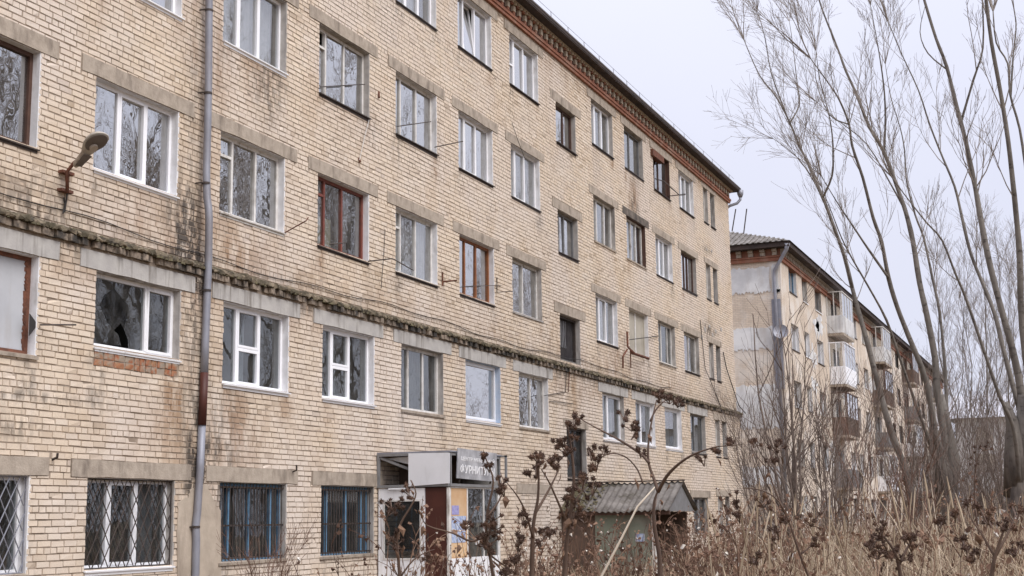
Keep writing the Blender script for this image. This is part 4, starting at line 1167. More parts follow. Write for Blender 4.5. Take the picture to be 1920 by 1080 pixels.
MB().bar((.14, ya_ + .06, ze - .06), (X1 + .1, ya_ + .06, ze - .06), .06, .10).build('eaves_board', 'brown', SP)
b = MB(); b.box(1.08, 2.62, 34.32, 34.44, GZ, ze - .04); b.build('green_wall', 'green_wall', SP)
b = MB(); b.box(XL, 1.075, 34.36, 34.44, GZ, ze - .04); b.build('dark_brown_panel', 'dark_brown_panel', SP)  # dark panel standing in for the shaded opening of the porch
b = MB(); b.box(2.63, 2.72, 34.28, 34.38, GZ, ze - .04); b.build('porch_post', 'old_white', SP)
b = MB(); b.box(XL, 2.9, 36.6, 36.7, GZ, ze - .04); b.build('far_wall', 'dark_brown_panel', SP)
MB().box(2.18, 2.42, 34.30, 34.312, -.62, -.42).build('blue_notice', 'poster_blue', SP)
b = MB()
for _ in range(420):
    u = RN.random() ** 2.2; v = RN.random()
    x = .18 + u * .9; y = ya_ + v * (yr_ - ya_); z = ze + v * (zr - ze) + .03
    r = RN.uniform(.02, .06)
    b.add([(x + r * math.cos(a), y + r * math.sin(a), z - .02) for a in np.linspace(0, 6.28, 6)[:-1]] + [(x, y, z + r * .55)], [(i, (i + 1) % 5, 5) for i in range(5)])
b.build('moss', 'moss_tuft', SP, True, kind='stuff')

# ================================================================== NEIGHBOUR BUILDING
X2, Y2 = -.80, 69.0
NB = thing('apartment_building', 'paler brick block further down with patched end wall and balconies', 'building', (-6, 100, GZ))
m, t, p, o_ = newmat('far_brick')
c_ = N(t, 'ShaderNodeTexCoord')
sx_ = N(t, 'ShaderNodeSeparateXYZ'); t.links.new(c_.outputs['Object'], sx_.inputs[0])
cb = N(t, 'ShaderNodeCombineXYZ'); t.links.new(math_(t, 'ADD', sx_.outputs['X'], sx_.outputs['Y']), cb.inputs[0]); t.links.new(sx_.outputs['Z'], cb.inputs[1])
bt = N(t, 'ShaderNodeTexBrick')
bt.inputs['Scale'].default_value = 1; bt.inputs['Brick Width'].default_value = .26; bt.inputs['Row Height'].default_value = .0915; bt.inputs['Mortar Size'].default_value = .007
bt.inputs['Color1'].default_value = (.64, .54, .43, 1); bt.inputs['Color2'].default_value = (.56, .46, .365, 1); bt.inputs['Mortar'].default_value = (.38, .32, .27, 1)
t.links.new(cb.outputs[0], bt.inputs['Vector'])
col = mix(t, ramp(t, noise(t, .35, 5), [(.4, 0.), (.62, .5)]), bt.outputs['Color'], (.70, .62, .53))
col = mix(t, ramp(t, noise(t, .7, 7), [(.52, 0.), (.62, .5)]), col, (.74, .71, .67))
col = mix(t, ramp(t, noise(t, .9, 6, (1, 1, .4)), [(.52, 0.), (.75, .5)]), col, (.30, .24, .19))
t.links.new(col, p.inputs['Base Color']); p.inputs['Roughness'].default_value = .9
M['far_brick'] = m
M['far_plaster'] = mat('grey_white_render', (.72, .72, .715), (.55, .55, .555), .9, .9, .3, lo=.4, hi=.6, dirt=(.44, .41, .38), dscale=1.1, dstretch=(1, 1, .4), dlo=.5, dhi=.7)
ZE = 12.9
cols = []
y = Y2 + 2.1; kpat = 0
while y < 150:
    cols += [(y, 2.0, 'w'), (y + 3.6, 1.4, 'w'), (y + 7.3, 2.0, 'w'), (y + 11.4, 3.2, 'b')]
    y += 17.2
zrow = [11.6, 8.55, 5.55, 2.5, -.4]
ops2 = []
for (yy_, ww, kd) in cols:
    if yy_ + ww < 149:
        for zr_ in zrow:
            ops2.append((X2, yy_, yy_ + ww, zr_, zr_ + 1.38))
skin('wall', X2, Y2, 150, GZ - .3, ZE + .3, ops2, 'far_brick', NB)
b = MB(); b.box(-13, X2 - .002, Y2, Y2 + .3, GZ - .3, ZE + .3); b.build('end_wall', 'far_brick', NB)
b = MB(); b.box(-13, X2 - 1.0, 149.7, 150, GZ - .3, ZE + .3); b.box(-13.2, -13, Y2, 150, GZ - .3, ZE + .3); b.box(-5, -4.8, Y2 + .4, 149, GZ, ZE)
for zf in (-1.5, 1.5, 4.5, 7.5, 10.5, 12.9):
    b.box(-12.9, X2 - .3, Y2 + .31, 149.6, zf - .2, zf)
b.build('inner_wall', 'interior', NB)
# patches of render on the end wall, big enough to tell apart
for n_, (px0, px1, py0, py1) in enumerate(((1340, 1443, 494, 548), (1446, 1461, 494, 546), (1340, 1460, 606, 654), (1340, 1463, 714, 802), (1340, 1463, 868, 910), (1340, 1404, 486, 492))):
    q = [ony(px0, py0, Y2 - .002), ony(px1, py0 + (.04 * (px1 - px0)), Y2 - .002), ony(px1, py1 + 1, Y2 - .002), ony(px0, py1, Y2 - .002)]
    if n_ == 5:
        continue
    zt_, zb_ = q[1][2], q[2][2]; xa_, xb_ = max(q[0][0], -12.9), q[1][0]
    top_ = [(x, Y2 - .002, zt_ + RN.uniform(-.10, .04)) for x in np.linspace(xb_, xa_, 30)]
    bot_ = [(x + RN.uniform(-.03, .03), Y2 - .002, zb_ + RN.uniform(-.05, .16)) for x in np.linspace(xa_, xb_, 40)]
    b = MB(); b.prism(bot_ + [(xb_ - RN.uniform(0, .1), Y2 - .002, zb_ + (zt_ - zb_) * f) for f in (.3, .6)] + top_, (0, -.03, 0)); b.build('render_patch', 'far_plaster', NB)
for q in range(26):                                  # scabs of render left on the long side
    yc, zc = RN.uniform(Y2 + 1.6, 110), RN.uniform(2, 12)
    b = MB(); b.prism([(X2 + .002, yc + RN.uniform(.35, 1.5) * math.cos(a), zc + RN.uniform(.2, .9) * math.sin(a)) for a in np.linspace(0, 6.28, 26)[:-1]], (.012, 0, 0))
    if not any(o[1] - .6 < yc < o[2] + .6 and o[3] - .6 < zc < o[4] + .6 for o in ops2):
        b.build('render_patch', 'far_plaster', NB)
for n_, (yy_, ww, kd) in enumerate(cols):
    if yy_ + ww >= 149:
        continue
    for r_, zr_ in enumerate(zrow):
        b = MB(); y0, y1, z0, z1 = yy_, yy_ + ww, zr_, zr_ + 1.38
        xi, xo = X2 - .24, X2 - .16
        b.box(xi, xo, y0, y0 + .07, z0, z1); b.box(xi, xo, y1 - .07, y1, z0, z1); b.box(xi, xo, y0 + .07, y1 - .07, z0, z0 + .07); b.box(xi, xo, y0 + .07, y1 - .07, z1 - .07, z1)
        b.box(xi, xo, (y0 + y1) / 2 - .04, (y0 + y1) / 2 + .04, z0 + .07, z1 - .07)
        fm = RN.choice(['pvc', 'pvc', 'brown', 'old_white', 'pvc_dirty', 'grey_paint'])
        if n_ == 0 and r_ == 0:
            fm = 'blue_paint'
        wn = b.build('window', fm, NB)
        if y0 < 100:
            MB().box(X2 - .21, X2 - .20, y0 + .07, y1 - .07, z0 + .07, z1 - .07).build('pane', 'glass', wn)
            b = MB(); b.box(X2 - .3, X2 - .003, y1 - .01, y1 + .05, z0, z1); b.box(X2 - .3, X2 - .003, y0 - .05, y0 + .01, z0, z1); b.box(X2 - .3, X2 - .003, y0, y1, z1 - .01, z1 + .05)
            b.build('reveal', RN.choice(['plaster_white', 'plaster_grey', 'plaster_white']), wn)
            b = MB(); b.box(X2 - .2, X2 + .05, y0 - .03, y1 + .03, z0 - .05, z0 - .004); b.build('sill', RN.choice(['dark_metal', 'concrete', 'pvc']), wn)
            if RN.random() < .6:
                curtain_mesh(X2 - .4, y0 + .1, y0 + ww * RN.uniform(.4, .95), z0, z1, n_ * 9 + r_).build('curtain', RN.choice(['lace', 'grey_curtain', 'cream_curtain']), wn)
    if kd == 'b':
        for r_, zr_ in enumerate(zrow[:4]):
            y0, y1 = yy_ - .5, yy_ + ww + .3
            xo = X2 + .95
            fl = zr_ - .95
            b = MB(); b.box(X2 + .002, xo, y0, y1, fl - .15, fl); bal = b.build('balcony', 'concrete', NB)
            style = (r_ + n_ // 4) % 4 if n_ // 4 else (1, 0, 2, 3)[r_]
            pm = {0: 'pvc', 1: 'far_plaster', 2: 'dark_brown_panel', 3: 'grey_paint'}[style]
            hp = fl + 1.05
            b = MB()
            b.box(xo - .05, xo, y0 + .05, y1 - .05, fl + .001, hp); b.box(X2 + .002, xo, y0, y0 + .05, fl + .001, hp); b.box(X2 + .002, xo, y1 - .05, y1, fl + .001, hp)
            for y in np.arange(y0 + .1, y1, .22):
                b.box(xo + .001, xo + .02, y, y + .11, fl + .02, hp - .02)
            for x in np.arange(X2 + .1, xo - .08, .22):
                b.box(x, x + .11, y0 - .02, y0 - .001, fl + .02, hp - .02)
            b.build('balcony_panel', pm, bal)
            if style in (0, 1, 2):
                b = MB()
                top = fl + 2.45
                fm = {0: 'pvc', 1: 'old_white', 2: 'brown'}[style]
                for y in np.linspace(y0 + .04, y1 - .04, 5):
                    b.box(xo - .05, xo, y - .035, y + .035, hp + .001, top)
                for x in np.linspace(X2 + .06, xo - .1, 3):
                    b.box(x - .03, x + .03, y0, y0 + .05, hp + .001, top)
                b.box(X2, xo + .02, y0 - .02, y1 + .02, top + .001, top + .06)
                b.build('balcony_glazing_bar', fm, bal)
                b = MB(); b.box(xo - .03, xo - .02, y0 + .05, y1 - .05, hp, top); b.box(X2 + .01, xo - .06, y0 + .02, y0 + .03, hp, top); b.build('pane', 'glass', bal)
# cornice and roof of the neighbour
b = MB()
b.box(-13.4, X2 + .10, Y2 - .12, 150.4, ZE - .02, ZE + .16)
b.box(-13.4, X2 + .16, Y2 - .18, 150.4, ZE + .165, ZE + .24)
b.box(-13.4, X2 + .06, Y2 - .06, 150.4, ZE + .245, ZE + .60)
cr2 = b.build('cornice', 'red_brick', NB)
b = MB()
for y in np.arange(Y2 - .1, 140, .42):
    b.box(X2 + .062, X2 + .20, y, y + .2, ZE + .26, ZE + .44); b.box(X2 + .062, X2 + .28, y, y + .2, ZE + .445, ZE + .58)
for x in np.arange(X2 - .1, -6, -.62):
    b.box(x - .25, x, Y2 - .20, Y2 - .062, ZE + .26, ZE + .44); b.box(x - .25, x, Y2 - .30, Y2 - .062, ZE + .445, ZE + .58)
b.build('cornice_corbel', 'concrete', cr2, kind='stuff')
b = MB()
b.box(-13.6, X2 + .62, Y2 - .62, 150.6, ZE + .60, ZE + .86)
b.build('soffit', 'soffit', NB)
b = MB()
e0, zE, zR = .70, ZE + .862, ZE + 3.4
xw, xe, yS = -13.7, X2 + e0, Y2 - e0
xm_, yh = (xw + xe) / 2, Y2 + 5.5
b.add([(xe, yS, zE), (xw, yS, zE), (xm_, yh, zR)], [(0, 2, 1)])
b.add([(xe, yS, zE), (xe, 151, zE), (xm_, 151, zR), (xm_, yh, zR)], [(0, 1, 2, 3)])
b.add([(xw, yS, zE), (xw, 151, zE), (xm_, 151, zR), (xm_, yh, zR)], [(0, 3, 2, 1)])
rf2 = b.build('roof', 'slate', NB)
b = MB()                                            # raised waves of the slate sheets on the hip
for x in np.arange(xw + .3, xe, .3):
    t_ = 1 - abs(x - xm_) / (xe - xm_)
    top = (x, yS + (yh - yS) * t_, zE + (zR - zE) * t_)
    if t_ > .05:
        b.bar((x, yS - .03, zE + .02), (top[0], top[1], top[2] + .02), .12, .05)
b.build('slate_rib', 'slate', rf2, kind='stuff')
for px, py, hh in ((1393, 430, 1.1), (1372, 420, .8)):
    c = ony(px, py, Y2 + 2.0)
    MB().tube([(c[0], c[1], c[2] - .4), (c[0] + .25, c[1], c[2] + hh)], .035, 5).build('roof_vent', 'dark_metal', rf2)
MB().tube([(X2 + .5, Y2 - .5, ZE + .75), (X2 + .45, Y2 - .45, ZE + .45), (X2 - .28, Y2 - .12, ZE - .55), (X2 - .30, Y2 - .12, ZE - .9), (X2 - .20, Y2 - .12, -1.3)], [.17, .10, .085, .085, .085], 8).build('drainpipe', 'galv', NB, True)
MB().box(X2 - .52, X2 - .05, Y2 - .05, Y2 - .001, ZE - 6.6, ZE - 2.0).build('zinc_flashing', 'galv', NB)
# a dish on the corner
c = ony(1464, 622, Y2 - .35)
DS = thing('satellite_dish', 'round grey dish fixed to the corner of the paler block', 'dish', c)
b = MB()
nrm = np.array((.25, -1., .25)); nrm /= np.linalg.norm(nrm); u_ = np.cross(nrm, (0, 0, 1)); u_ /= np.linalg.norm(u_); v_ = np.cross(u_, nrm)
vs = [c - nrm * .08]
for rr, dd in ((.14, -.05), (.28, .0), (.38, .06)):
    vs += [c + nrm * dd + (u_ * math.cos(a) + v_ * math.sin(a)) * rr for a in np.linspace(0, 2 * math.pi, 19)[:-1]]
fs = [(0, 1 + i, 1 + (i + 1) % 18) for i in range(18)] + [(1 + k_ * 18 + i, 1 + (k_ + 1) * 18 + i, 1 + (k_ + 1) * 18 + (i + 1) % 18, 1 + k_ * 18 + (i + 1) % 18) for k_ in range(2) for i in range(18)]
b.add(vs, fs); b.build('dish', 'galv', DS, True)
MB().tube([c + nrm * .07 - v_ * .36, c + nrm * .4 - v_ * .1], .02, 5).build('feed_arm', 'dark_metal', DS)
MB().tube([c, (c[0] - .1, Y2 - .03, c[2])], .03, 5).build('bracket', 'dark_metal', DS)

# ---- distant house behind the trees
FH = thing('distant_house', 'grey distant house half hidden behind bare trees', 'house', (14, 122, GZ))
b = MB(); b.box(3, 34, 118, 130, GZ, 7.6); b.build('wall', mat('far_house_wall', (.60, .59, .585), (.52, .51, .505), .6, .9, 0), FH)
b = MB(); b.hexa([(2.4, 117.4, 7.6), (34.6, 117.4, 7.6), (34.6, 130.6, 7.6), (2.4, 130.6, 7.6), (2.4, 123.5, 9.9), (34.6, 123.5, 9.9), (34.6, 124.5, 9.9), (2.4, 124.5, 9.9)]); b.build('roof', mat('far_house_roof', (.48, .48, .51), (.42, .42, .445), .6, .8, 0), FH)
for x in np.arange(4.5, 33, 3.2):
    for z in (.2, 3.2, 5.4):
        MB().box(x, x + 1.4, 117.9, 117.99, z, z + 1.5).build('window', 'glass', FH)

# ================================================================== BARE TREES
def bark(name, c1, c2, dark):
    m, t, p, o = newmat(name)
    col = mix(t, ramp(t, noise(t, 5, 5, (1, 1, .35)), [(.35, 0.), (.65, 1.)]), c1, c2)
    col = mix(t, ramp(t, noise(t, 7, 6, (1, 1, 1.6)), [(.55, 0.), (.66, .8)]), col, dark)
    t.links.new(col, p.inputs['Base Color']); p.inputs['Roughness'].default_value = .9
    bump(t, p, noise(t, 25, 5, (1, 1, .3)), .7, .01)
    return m
M['bark'] = bark('poplar_bark', (.215, .193, .168), (.115, .10, .086), (.05, .04, .034))
_t = M['bark'].node_tree
_p = [n for n in _t.nodes if n.type == 'BSDF_PRINCIPLED'][0]
_c = N(_t, 'ShaderNodeTexCoord'); _s = N(_t, 'ShaderNodeSeparateXYZ'); _t.links.new(_c.outputs['Object'], _s.inputs[0])
_h = math_(_t, 'ADD', _s.outputs['Z'], math_(_t, 'MULTIPLY', noise(_t, 2.0, 3), 2.4))          # old furrowed bark near the foot, smooth bark above
_f = ramp(_t, math_(_t, 'MULTIPLY', _h, .16), [(.38, 0.), (.72, 1.)])
_rough = mix(_t, ramp(_t, noise(_t, 14, 5, (1, 1, .25)), [(.4, 0.), (.6, 1.)]), (.13, .105, .088), (.065, .052, .044))
_old = _p.inputs['Base Color'].links[0].from_socket
_t.links.new(mix(_t, _f, _rough, _old), _p.inputs['Base Color'])
M['twig'] = bark('bare_twigs', (.30, .265, .24), (.22, .19, .165), (.14, .115, .10))
M['shrub_twig'] = bark('brown_shoots', (.165, .125, .10), (.11, .082, .068), (.07, .05, .04))
M['red_twig'] = bark('reddish_shoots', (.20, .12, .088), (.145, .085, .062), (.10, .06, .045))

def nrm_(v):
    return v / (np.linalg.norm(v) + 1e-9)
def perp(d, rng):
    a = nrm_(np.cross(d, np.array([rng.gauss(0, 1) for _ in range(3)])))
    return a
def twigs(mb, p, d, ln, r, lvl, rng, up=.25, n=None, thin=.0028, spread=(.35, .75)):
    """one bent shoot with smaller shoots along it"""
    seg = 5 if lvl > 1 else 4 if lvl == 1 else 3
    pts = [p]; dirs = [d]
    for i in range(seg):
        d = nrm_(d + np.array([rng.gauss(0, .09), rng.gauss(0, .09), up * .35 + rng.gauss(0, .07)]))
        p = p + d * ln / seg
        pts.append(p); dirs.append(d)
    mb.tube(pts, [max(thin, r * (1 - .8 * i / seg)) for i in range(seg + 1)], 4 if lvl > 1 else 3, False)
    if lvl <= 0:
        return
    k = n or rng.randint(4, 7)
    for q in range(k):
        f = rng.uniform(.25, .98) * seg
        i = min(int(f), seg - 1); u = f - i
        pp = pts[i] * (1 - u) + pts[i + 1] * u
        dd = nrm_(dirs[i] + perp(dirs[i], rng) * rng.uniform(*spread))
        twigs(mb, pp, dd, ln * rng.uniform(.3, .6), max(thin, r * .5), lvl - 1, rng, up, rng.randint(3, 5), thin, spread)
def stem_pts(px, Z, dz=0.0):
    n = len(px)
    return [at(x, y, Z + dz * i / max(1, n - 1)) for i, (x, y) in enumerate(px)]
def smooth(pts, k=3):
    P_ = np.array(pts); n = len(P_)
    outp = []
    for i in range(n - 1):
        p0, p1, p2, p3 = P_[max(i - 1, 0)], P_[i], P_[i + 1], P_[min(i + 2, n - 1)]
        for j in range(k):
            u = j / k
            outp.append(.5 * ((2 * p1) + (p2 - p0) * u + (2 * p0 - 5 * p1 + 4 * p2 - p3) * u ** 2 + (-p0 + 3 * p1 - 3 * p2 + p3) * u ** 3))
    outp.append(P_[-1])
    return outp
def grow_tree(label, stems, seed, base, crown_n=16, low=None, crown_len=1.7, group=None, name='bare_tree'):
    """stems: (pixel path, depth, depth drift, radius at foot, radius at tip)"""
    rng = random.Random(seed)
    T = thing(name, label, 'tree', base, group)
    cr = MB()
    for si, (px, Z, dz, r0, r1) in enumerate(stems):
        pts = smooth(stem_pts(px, Z, dz) if not isinstance(px[0], np.ndarray) else px)
        n = len(pts)
        rad = [.62 * (r0 + (r1 - r0) * (i / (n - 1)) ** .8) * (1 + .04 * rng.gauss(0, 1)) for i in range(n)]
        MB().tube(pts, rad, 10 if r0 > .06 else 6).build('trunk' if si == 0 else 'stem', 'bark', T, True)
        L_ = sum(np.linalg.norm(pts[i + 1] - pts[i]) for i in range(n - 1))
        for q in range(int(crown_n * L_ / 8)):
            f = (rng.uniform(.22, 1.0) ** .75) * (n - 1)
            i = min(int(f), n - 2); u = f - i
            p = pts[i] * (1 - u) + pts[i + 1] * u
            d = nrm_(pts[i + 1] - pts[i])
            dd = nrm_(d * rng.uniform(.5, 1.2) + perp(d, rng) * rng.uniform(.35, .8))
            if dd[2] < -.1:
                dd[2] = abs(dd[2])
            ln = crown_len * rng.uniform(.45, 1.25) * (1.15 - .5 * f / n)
            twigs(cr, p, dd, ln, min(rad[i] * .45, .013), 2, rng, .55)
        tip = pts[-1]
        for q in range(5):
            d = nrm_(pts[-1] - pts[-2])
            twigs(cr, tip, nrm_(d + perp(d, rng) * .3), crown_len * 1.1, max(.006, r1 * .8), 2, rng, .1)
    cr.build('crown', 'twig', T)
    if low is not None:
        low.build('stool', 'bark', T, True)
    return T
def basept(px, py, Z):
    p = at(px, py, Z)
    return (p[0], p[1], float(gh(p[0], p[1])))
def foot(px, py, Z, r):
    """flared foot from the pixel down to the ground"""
    p = at(px, py, Z); g = float(gh(p[0], p[1]))
    return MB().tube([(p[0] - .02, p[1], p[2] + .7), (p[0] - .01, p[1], p[2] + .25), p, (p[0] + .03, p[1], (p[2] + g) / 2), (p[0] + .05, p[1], g - .1)], [r * .3, r * .72, r * .9, r * 1.05, r * 1.5], 12)

Z1 = 34.0
grow_tree('single slender bare poplar leaning left in front of the paler block', [
    ([(1712, 960), (1700, 890), (1668, 800), (1645, 715), (1627, 645), (1610, 585), (1598, 540), (1583, 480), (1567, 435), (1543, 370), (1513, 302), (1499, 274), (1481, 230), (1455, 181), (1424, 141), (1395, 75)], Z1, 2.0, .155, .018),
    ([(1543, 370), (1560, 330), (1562, 290), (1560, 250), (1552, 205), (1537, 150), (1530, 95)], Z1 + 1.1, -1.2, .055, .012),
    ([(1481, 230), (1499, 195), (1494, 150), (1486, 80), (1480, 40)], Z1 + 1.5, .8, .04, .010),
    ([(1478, 224), (1447, 140), (1434, 70), (1420, 20)], Z1 + 1.5, -.7, .035, .010),
    ([(1600, 545), (1580, 470), (1545, 380), (1520, 330), (1490, 290), (1450, 260)], Z1 + .8, -1.6, .045, .010),
    ], 3, basept(1712, 960, Z1), 10, foot(1712, 950, Z1, .13), 1.25)
Z2 = 31.0
lowb = foot(1775, 930, Z2, .26)
lowb.tube([at(1775, 950, Z2), at(1768, 880, Z2), at(1752, 820, Z2), at(1744, 770, Z2)], [.24, .19, .10, .05], 12)
lowb.tube([at(1775, 940, Z2), at(1785, 860, Z2 + .2), at(1776, 800, Z2 + .2), at(1764, 740, Z2 + .2)], [.24, .18, .11, .07], 12)
grow_tree('clump of bare poplar stems rising from one thick dark foot', [
    ([(1768, 860), (1770, 817), (1757, 733), (1753, 671), (1737, 587), (1724, 529), (1712, 454), (1699, 400), (1686, 362), (1658, 286), (1630, 238), (1606, 177), (1586, 133), (1570, 89), (1541, 16), (1525, -40)], Z2, 1.2, .155, .024),
    ([(1757, 840), (1737, 717), (1703, 629), (1682, 575), (1666, 521), (1653, 454), (1637, 408), (1618, 334), (1598, 274), (1592, 233), (1575, 190), (1557, 161), (1520, 110)], Z2 - .4, -1.5, .115, .017),
    ([(1752, 860), (1737, 812), (1716, 754), (1687, 671), (1662, 600), (1628, 537), (1599, 487), (1578, 446), (1560, 400), (1540, 350)], Z2 - .3, -2.4, .075, .01),
    ([(1784, 850), (1776, 783), (1772, 692), (1762, 587), (1749, 525), (1732, 446), (1716, 403), (1700, 340), (1696, 282), (1688, 240), (1670, 181), (1660, 120)], Z2 + .4, 2.0, .08, .011),
    ([(1666, 521), (1628, 467), (1600, 425), (1570, 380), (1540, 330)], Z2 - 1.0, -1.0, .055, .012),
    ([(1658, 286), (1660, 220), (1657, 160), (1645, 80), (1632, 10)], Z2 + .8, -.8, .05, .012),
    ([(1700, 400), (1670, 345), (1625, 270), (1570, 225), (1530, 190)], Z2 + .6, .9, .045, .010),
    ([(1592, 233), (1555, 215), (1530, 150), (1530, 95)], Z2 - 1.2, .5, .03, .010),
    ], 5, basept(1775, 950, Z2), 7, lowb)
Z3 = 25.0
lowb = foot(1908, 900, Z3, .25)
lowb.tube([at(1908, 930, Z3), at(1904, 850, Z3), at(1898, 790, Z3), at(1884, 755, Z3)], [.25, .2, .11, .06], 12)
lowb.tube([at(1912, 930, Z3), at(1922, 830, Z3), at(1920, 740, Z3)], [.24, .18, .10], 12)
grow_tree('biggest forked bare poplar by the right edge with several tall trunks', [
    ([(1918, 800), (1914, 733), (1899, 658), (1874, 567), (1853, 483), (1837, 400), (1829, 354), (1811, 266), (1795, 205), (1775, 125), (1755, 72), (1733, 0), (1720, -50)], Z3, .8, .125, .035),
    ([(1910, 900), (1907, 850), (1898, 795), (1874, 742), (1845, 658), (1812, 562), (1791, 512), (1766, 450), (1737, 417), (1700, 370), (1670, 330)], Z3 - .3, -1.4, .075, .011),
    ([(1912, 770), (1882, 658), (1866, 592), (1845, 537), (1820, 475), (1803, 404), (1790, 350), (1767, 294), (1743, 233), (1722, 169), (1690, 100), (1665, 40)], Z3 + .5, 1.6, .08, .012),
    ([(1935, 760), (1916, 608), (1912, 483), (1905, 400), (1900, 350), (1890, 262), (1876, 173), (1859, 80), (1849, 0), (1845, -40)], Z3 - .2, -.6, .105, .045),
    ([(1925, 330), (1912, 242), (1894, 177), (1890, 120), (1868, 80), (1862, 20)], Z3 - .3, .3, .05, .02),
    ([(1800, 235), (1825, 150), (1843, 90), (1842, 0)], Z3 + .6, -.5, .05, .02),
    ([(1895, 180), (1900, 100), (1905, 40), (1890, -30)], Z3, .5, .035, .015),
    ([(1775, 130), (1740, 100), (1725, 60), (1735, 10)], Z3 + .8, .3, .025, .01),
    ], 8, basept(1908, 930, Z3), 7, lowb)
# slighter pale trees further back
def far_tree(px0, px1, ytop, Z, seed, label, group, r=.09):
    rng = random.Random(seed)
    b0 = at(px0, 970, Z); g = float(gh(b0[0], b0[1])); b0 = np.array((b0[0], b0[1], g))
    top = at(px1, ytop, Z + 1.5)
    pts = [b0 + (top - b0) * f + np.array((rng.gauss(0, .12), rng.gauss(0, .12), 0)) * (0 < f < 1) for f in np.linspace(0, 1, 8)]
    return grow_tree(label, [(pts, Z, 0, r, .015), ([pts[3], pts[4] + np.array((.5, .3, .1)), pts[5] + np.array((.8, .4, .5)), pts[6] + np.array((.9, .3, .6))], Z, 0, r * .5, .012)], seed, b0, 22, None, 1.5, group)
FG = 'thin bare trees in the background on the right'
FL = 'thin bare background tree among others by the distant house'
for i, (a, c, yt, Z) in enumerate(((1835, 1800, 560, 58), (1868, 1838, 470, 50), (1880, 1862, 600, 66), (1815, 1770, 600, 62), (1900, 1875, 500, 54), (1846, 1838, 640, 75), (1795, 1752, 520, 48), (1912, 1905, 560, 60))):
    far_tree(a, c, yt, Z, 40 + i, FL, FG, .085)
# trees across the street that are seen mirrored in the window panes
MG = 'bare street trees mirrored in the windows'
mirror = None
for i, (x, y, h) in enumerate(((18, 37, 19), (22, 43, 20), (19, 52, 19), (25, 33, 19), (30, 40, 21), (21, 63, 22), (27, 52, 21), (17.5, 76, 23), (24, 90, 24), (35, 46, 21), (16.5, 30, 17), (24, 38, 22), (20, 57, 20), (17, 45, 18), (30, 70, 24))):
    if i < 3:
        rng = random.Random(70 + i)
        b0 = np.array((x, y, float(gh(x, y))))
        lean = np.array((rng.uniform(-.08, .08), rng.uniform(-.08, .08), 1))
        main = [b0 + lean * h * f + np.array((rng.gauss(0, .2), rng.gauss(0, .2), 0)) * (f > 0) for f in np.linspace(0, .9, 8)]
        st = [(main, 0, 0, .34, .05)]
        for q in range(5):
            k_ = rng.randint(2, 5); a = rng.uniform(0, 6.28); o2 = np.array((math.cos(a), math.sin(a), 0))
            st.append(([main[k_], main[k_] + o2 * 1.0 + np.array((0, 0, 1.2)), main[k_] + o2 * 1.8 + np.array((0, 0, 3.0)), main[k_] + o2 * 2.9 + np.array((0, 0, 6.2))], 0, 0, .15, .03))
        mt = grow_tree('bare street tree outside the view, seen only as a reflection in window glass', st, 70 + i, b0, 22, None, 2.4, MG)
        mirror = (mirror or []) + [mt]
    else:
        src = mirror[i % 3]
        c = src.copy(); COL.objects.link(c)
        c.location = (x, y, float(gh(x, y))); c.rotation_euler = (0, 0, i * 1.9); s_ = h / 19; c.scale = (s_, s_, s_)
        for ch in src.children:
            d = ch.copy(); COL.objects.link(d); d.parent = c

# ================================================================== SHRUBS
def shrub(label, base, n, h, lean, seed, mm='shrub_twig', r=.018, name='bare_shrub', group=None, lv=2, kk=None, bias=(0, 0)):
    rng = random.Random(seed)
    b0 = np.array(base)
    T = thing(name, label, 'shrub', base, group)
    cr = MB()
    for i in range(n):
        a = rng.uniform(0, 6.28)
        ll = lean * rng.uniform(.2, 1)
        d = nrm_(np.array((math.cos(a) * ll + bias[0], math.sin(a) * ll + bias[1], 1.0)))
        hh = h * rng.uniform(.6, 1.05)
        p = b0 + np.array((rng.gauss(0, .09), rng.gauss(0, .09), -.05))
        pts = [p]; ds = []
        for q in range(7):
            d = nrm_(d + np.array((rng.gauss(0, .07), rng.gauss(0, .07), .07)))
            p = p + d * hh / 7; pts.append(p); ds.append(d)
        rr = r * rng.uniform(.7, 1.2)
        MB().tube(pts, [rr * (1 - .75 * q / 7) for q in range(8)], 6).build('stem', mm, T, True)
        for q in range(kk or rng.randint(5, 9)):
            j = rng.randint(1, 6)
            dd = nrm_(ds[j] + perp(ds[j], rng) * rng.uniform(.4, .8))
            twigs(cr, pts[j], dd, hh * rng.uniform(.16, .36), rr * .4, lv - 1, rng, .3, None, .0028)
    cr.build('crown', mm, T)
    return T
def gp(px, Z):
    p = at(px, 970, Z)
    return (p[0], p[1], float(gh(p[0], p[1])))
shrub('tall bare bush with upright forked stems in front of the patched end wall', gp(1492, 20), 9, 4.0, .32, 21, r=.026)
shrub('bare bush with thin straight shoots just right of the forked bush', gp(1552, 23), 8, 4.0, .22, 22, r=.02)
shrub('low red-twigged bush at the foot of the drainpipe', (1.15, 18.6, GZ), 16, 1.75, .6, 23, 'red_twig', .008, lv=2, kk=6)
shrub('broad bare bush with reddish shoots left of the poplars', gp(1590, 25), 7, 4.0, .42, 24, r=.018)
shrub('dark bare bush between the forked bush and the far twin windows', gp(1425, 26), 9, 3.6, .35, 25, r=.018)
shrub('tangled bare bush in front of the brown balcony', gp(1630, 28), 8, 4.0, .45, 26, 'red_twig', r=.014)
shrub('slender bare sapling bush left of the drainpipe of the paler block', gp(1455, 30), 7, 5.0, .2, 27, r=.016)
shrub('wide bare bush before the white balcony', gp(1560, 31), 7, 4.8, .35, 28, r=.016)
shrub('bare reddish bush close to the dry straw below the leaning poplar', gp(1660, 18), 8, 2.5, .45, 29, 'red_twig', r=.010)
TG = 'bare thicket shrubs below the poplars'
TLb = 'bare brown shrub in the thicket below the poplars'
rr_ = random.Random(5)
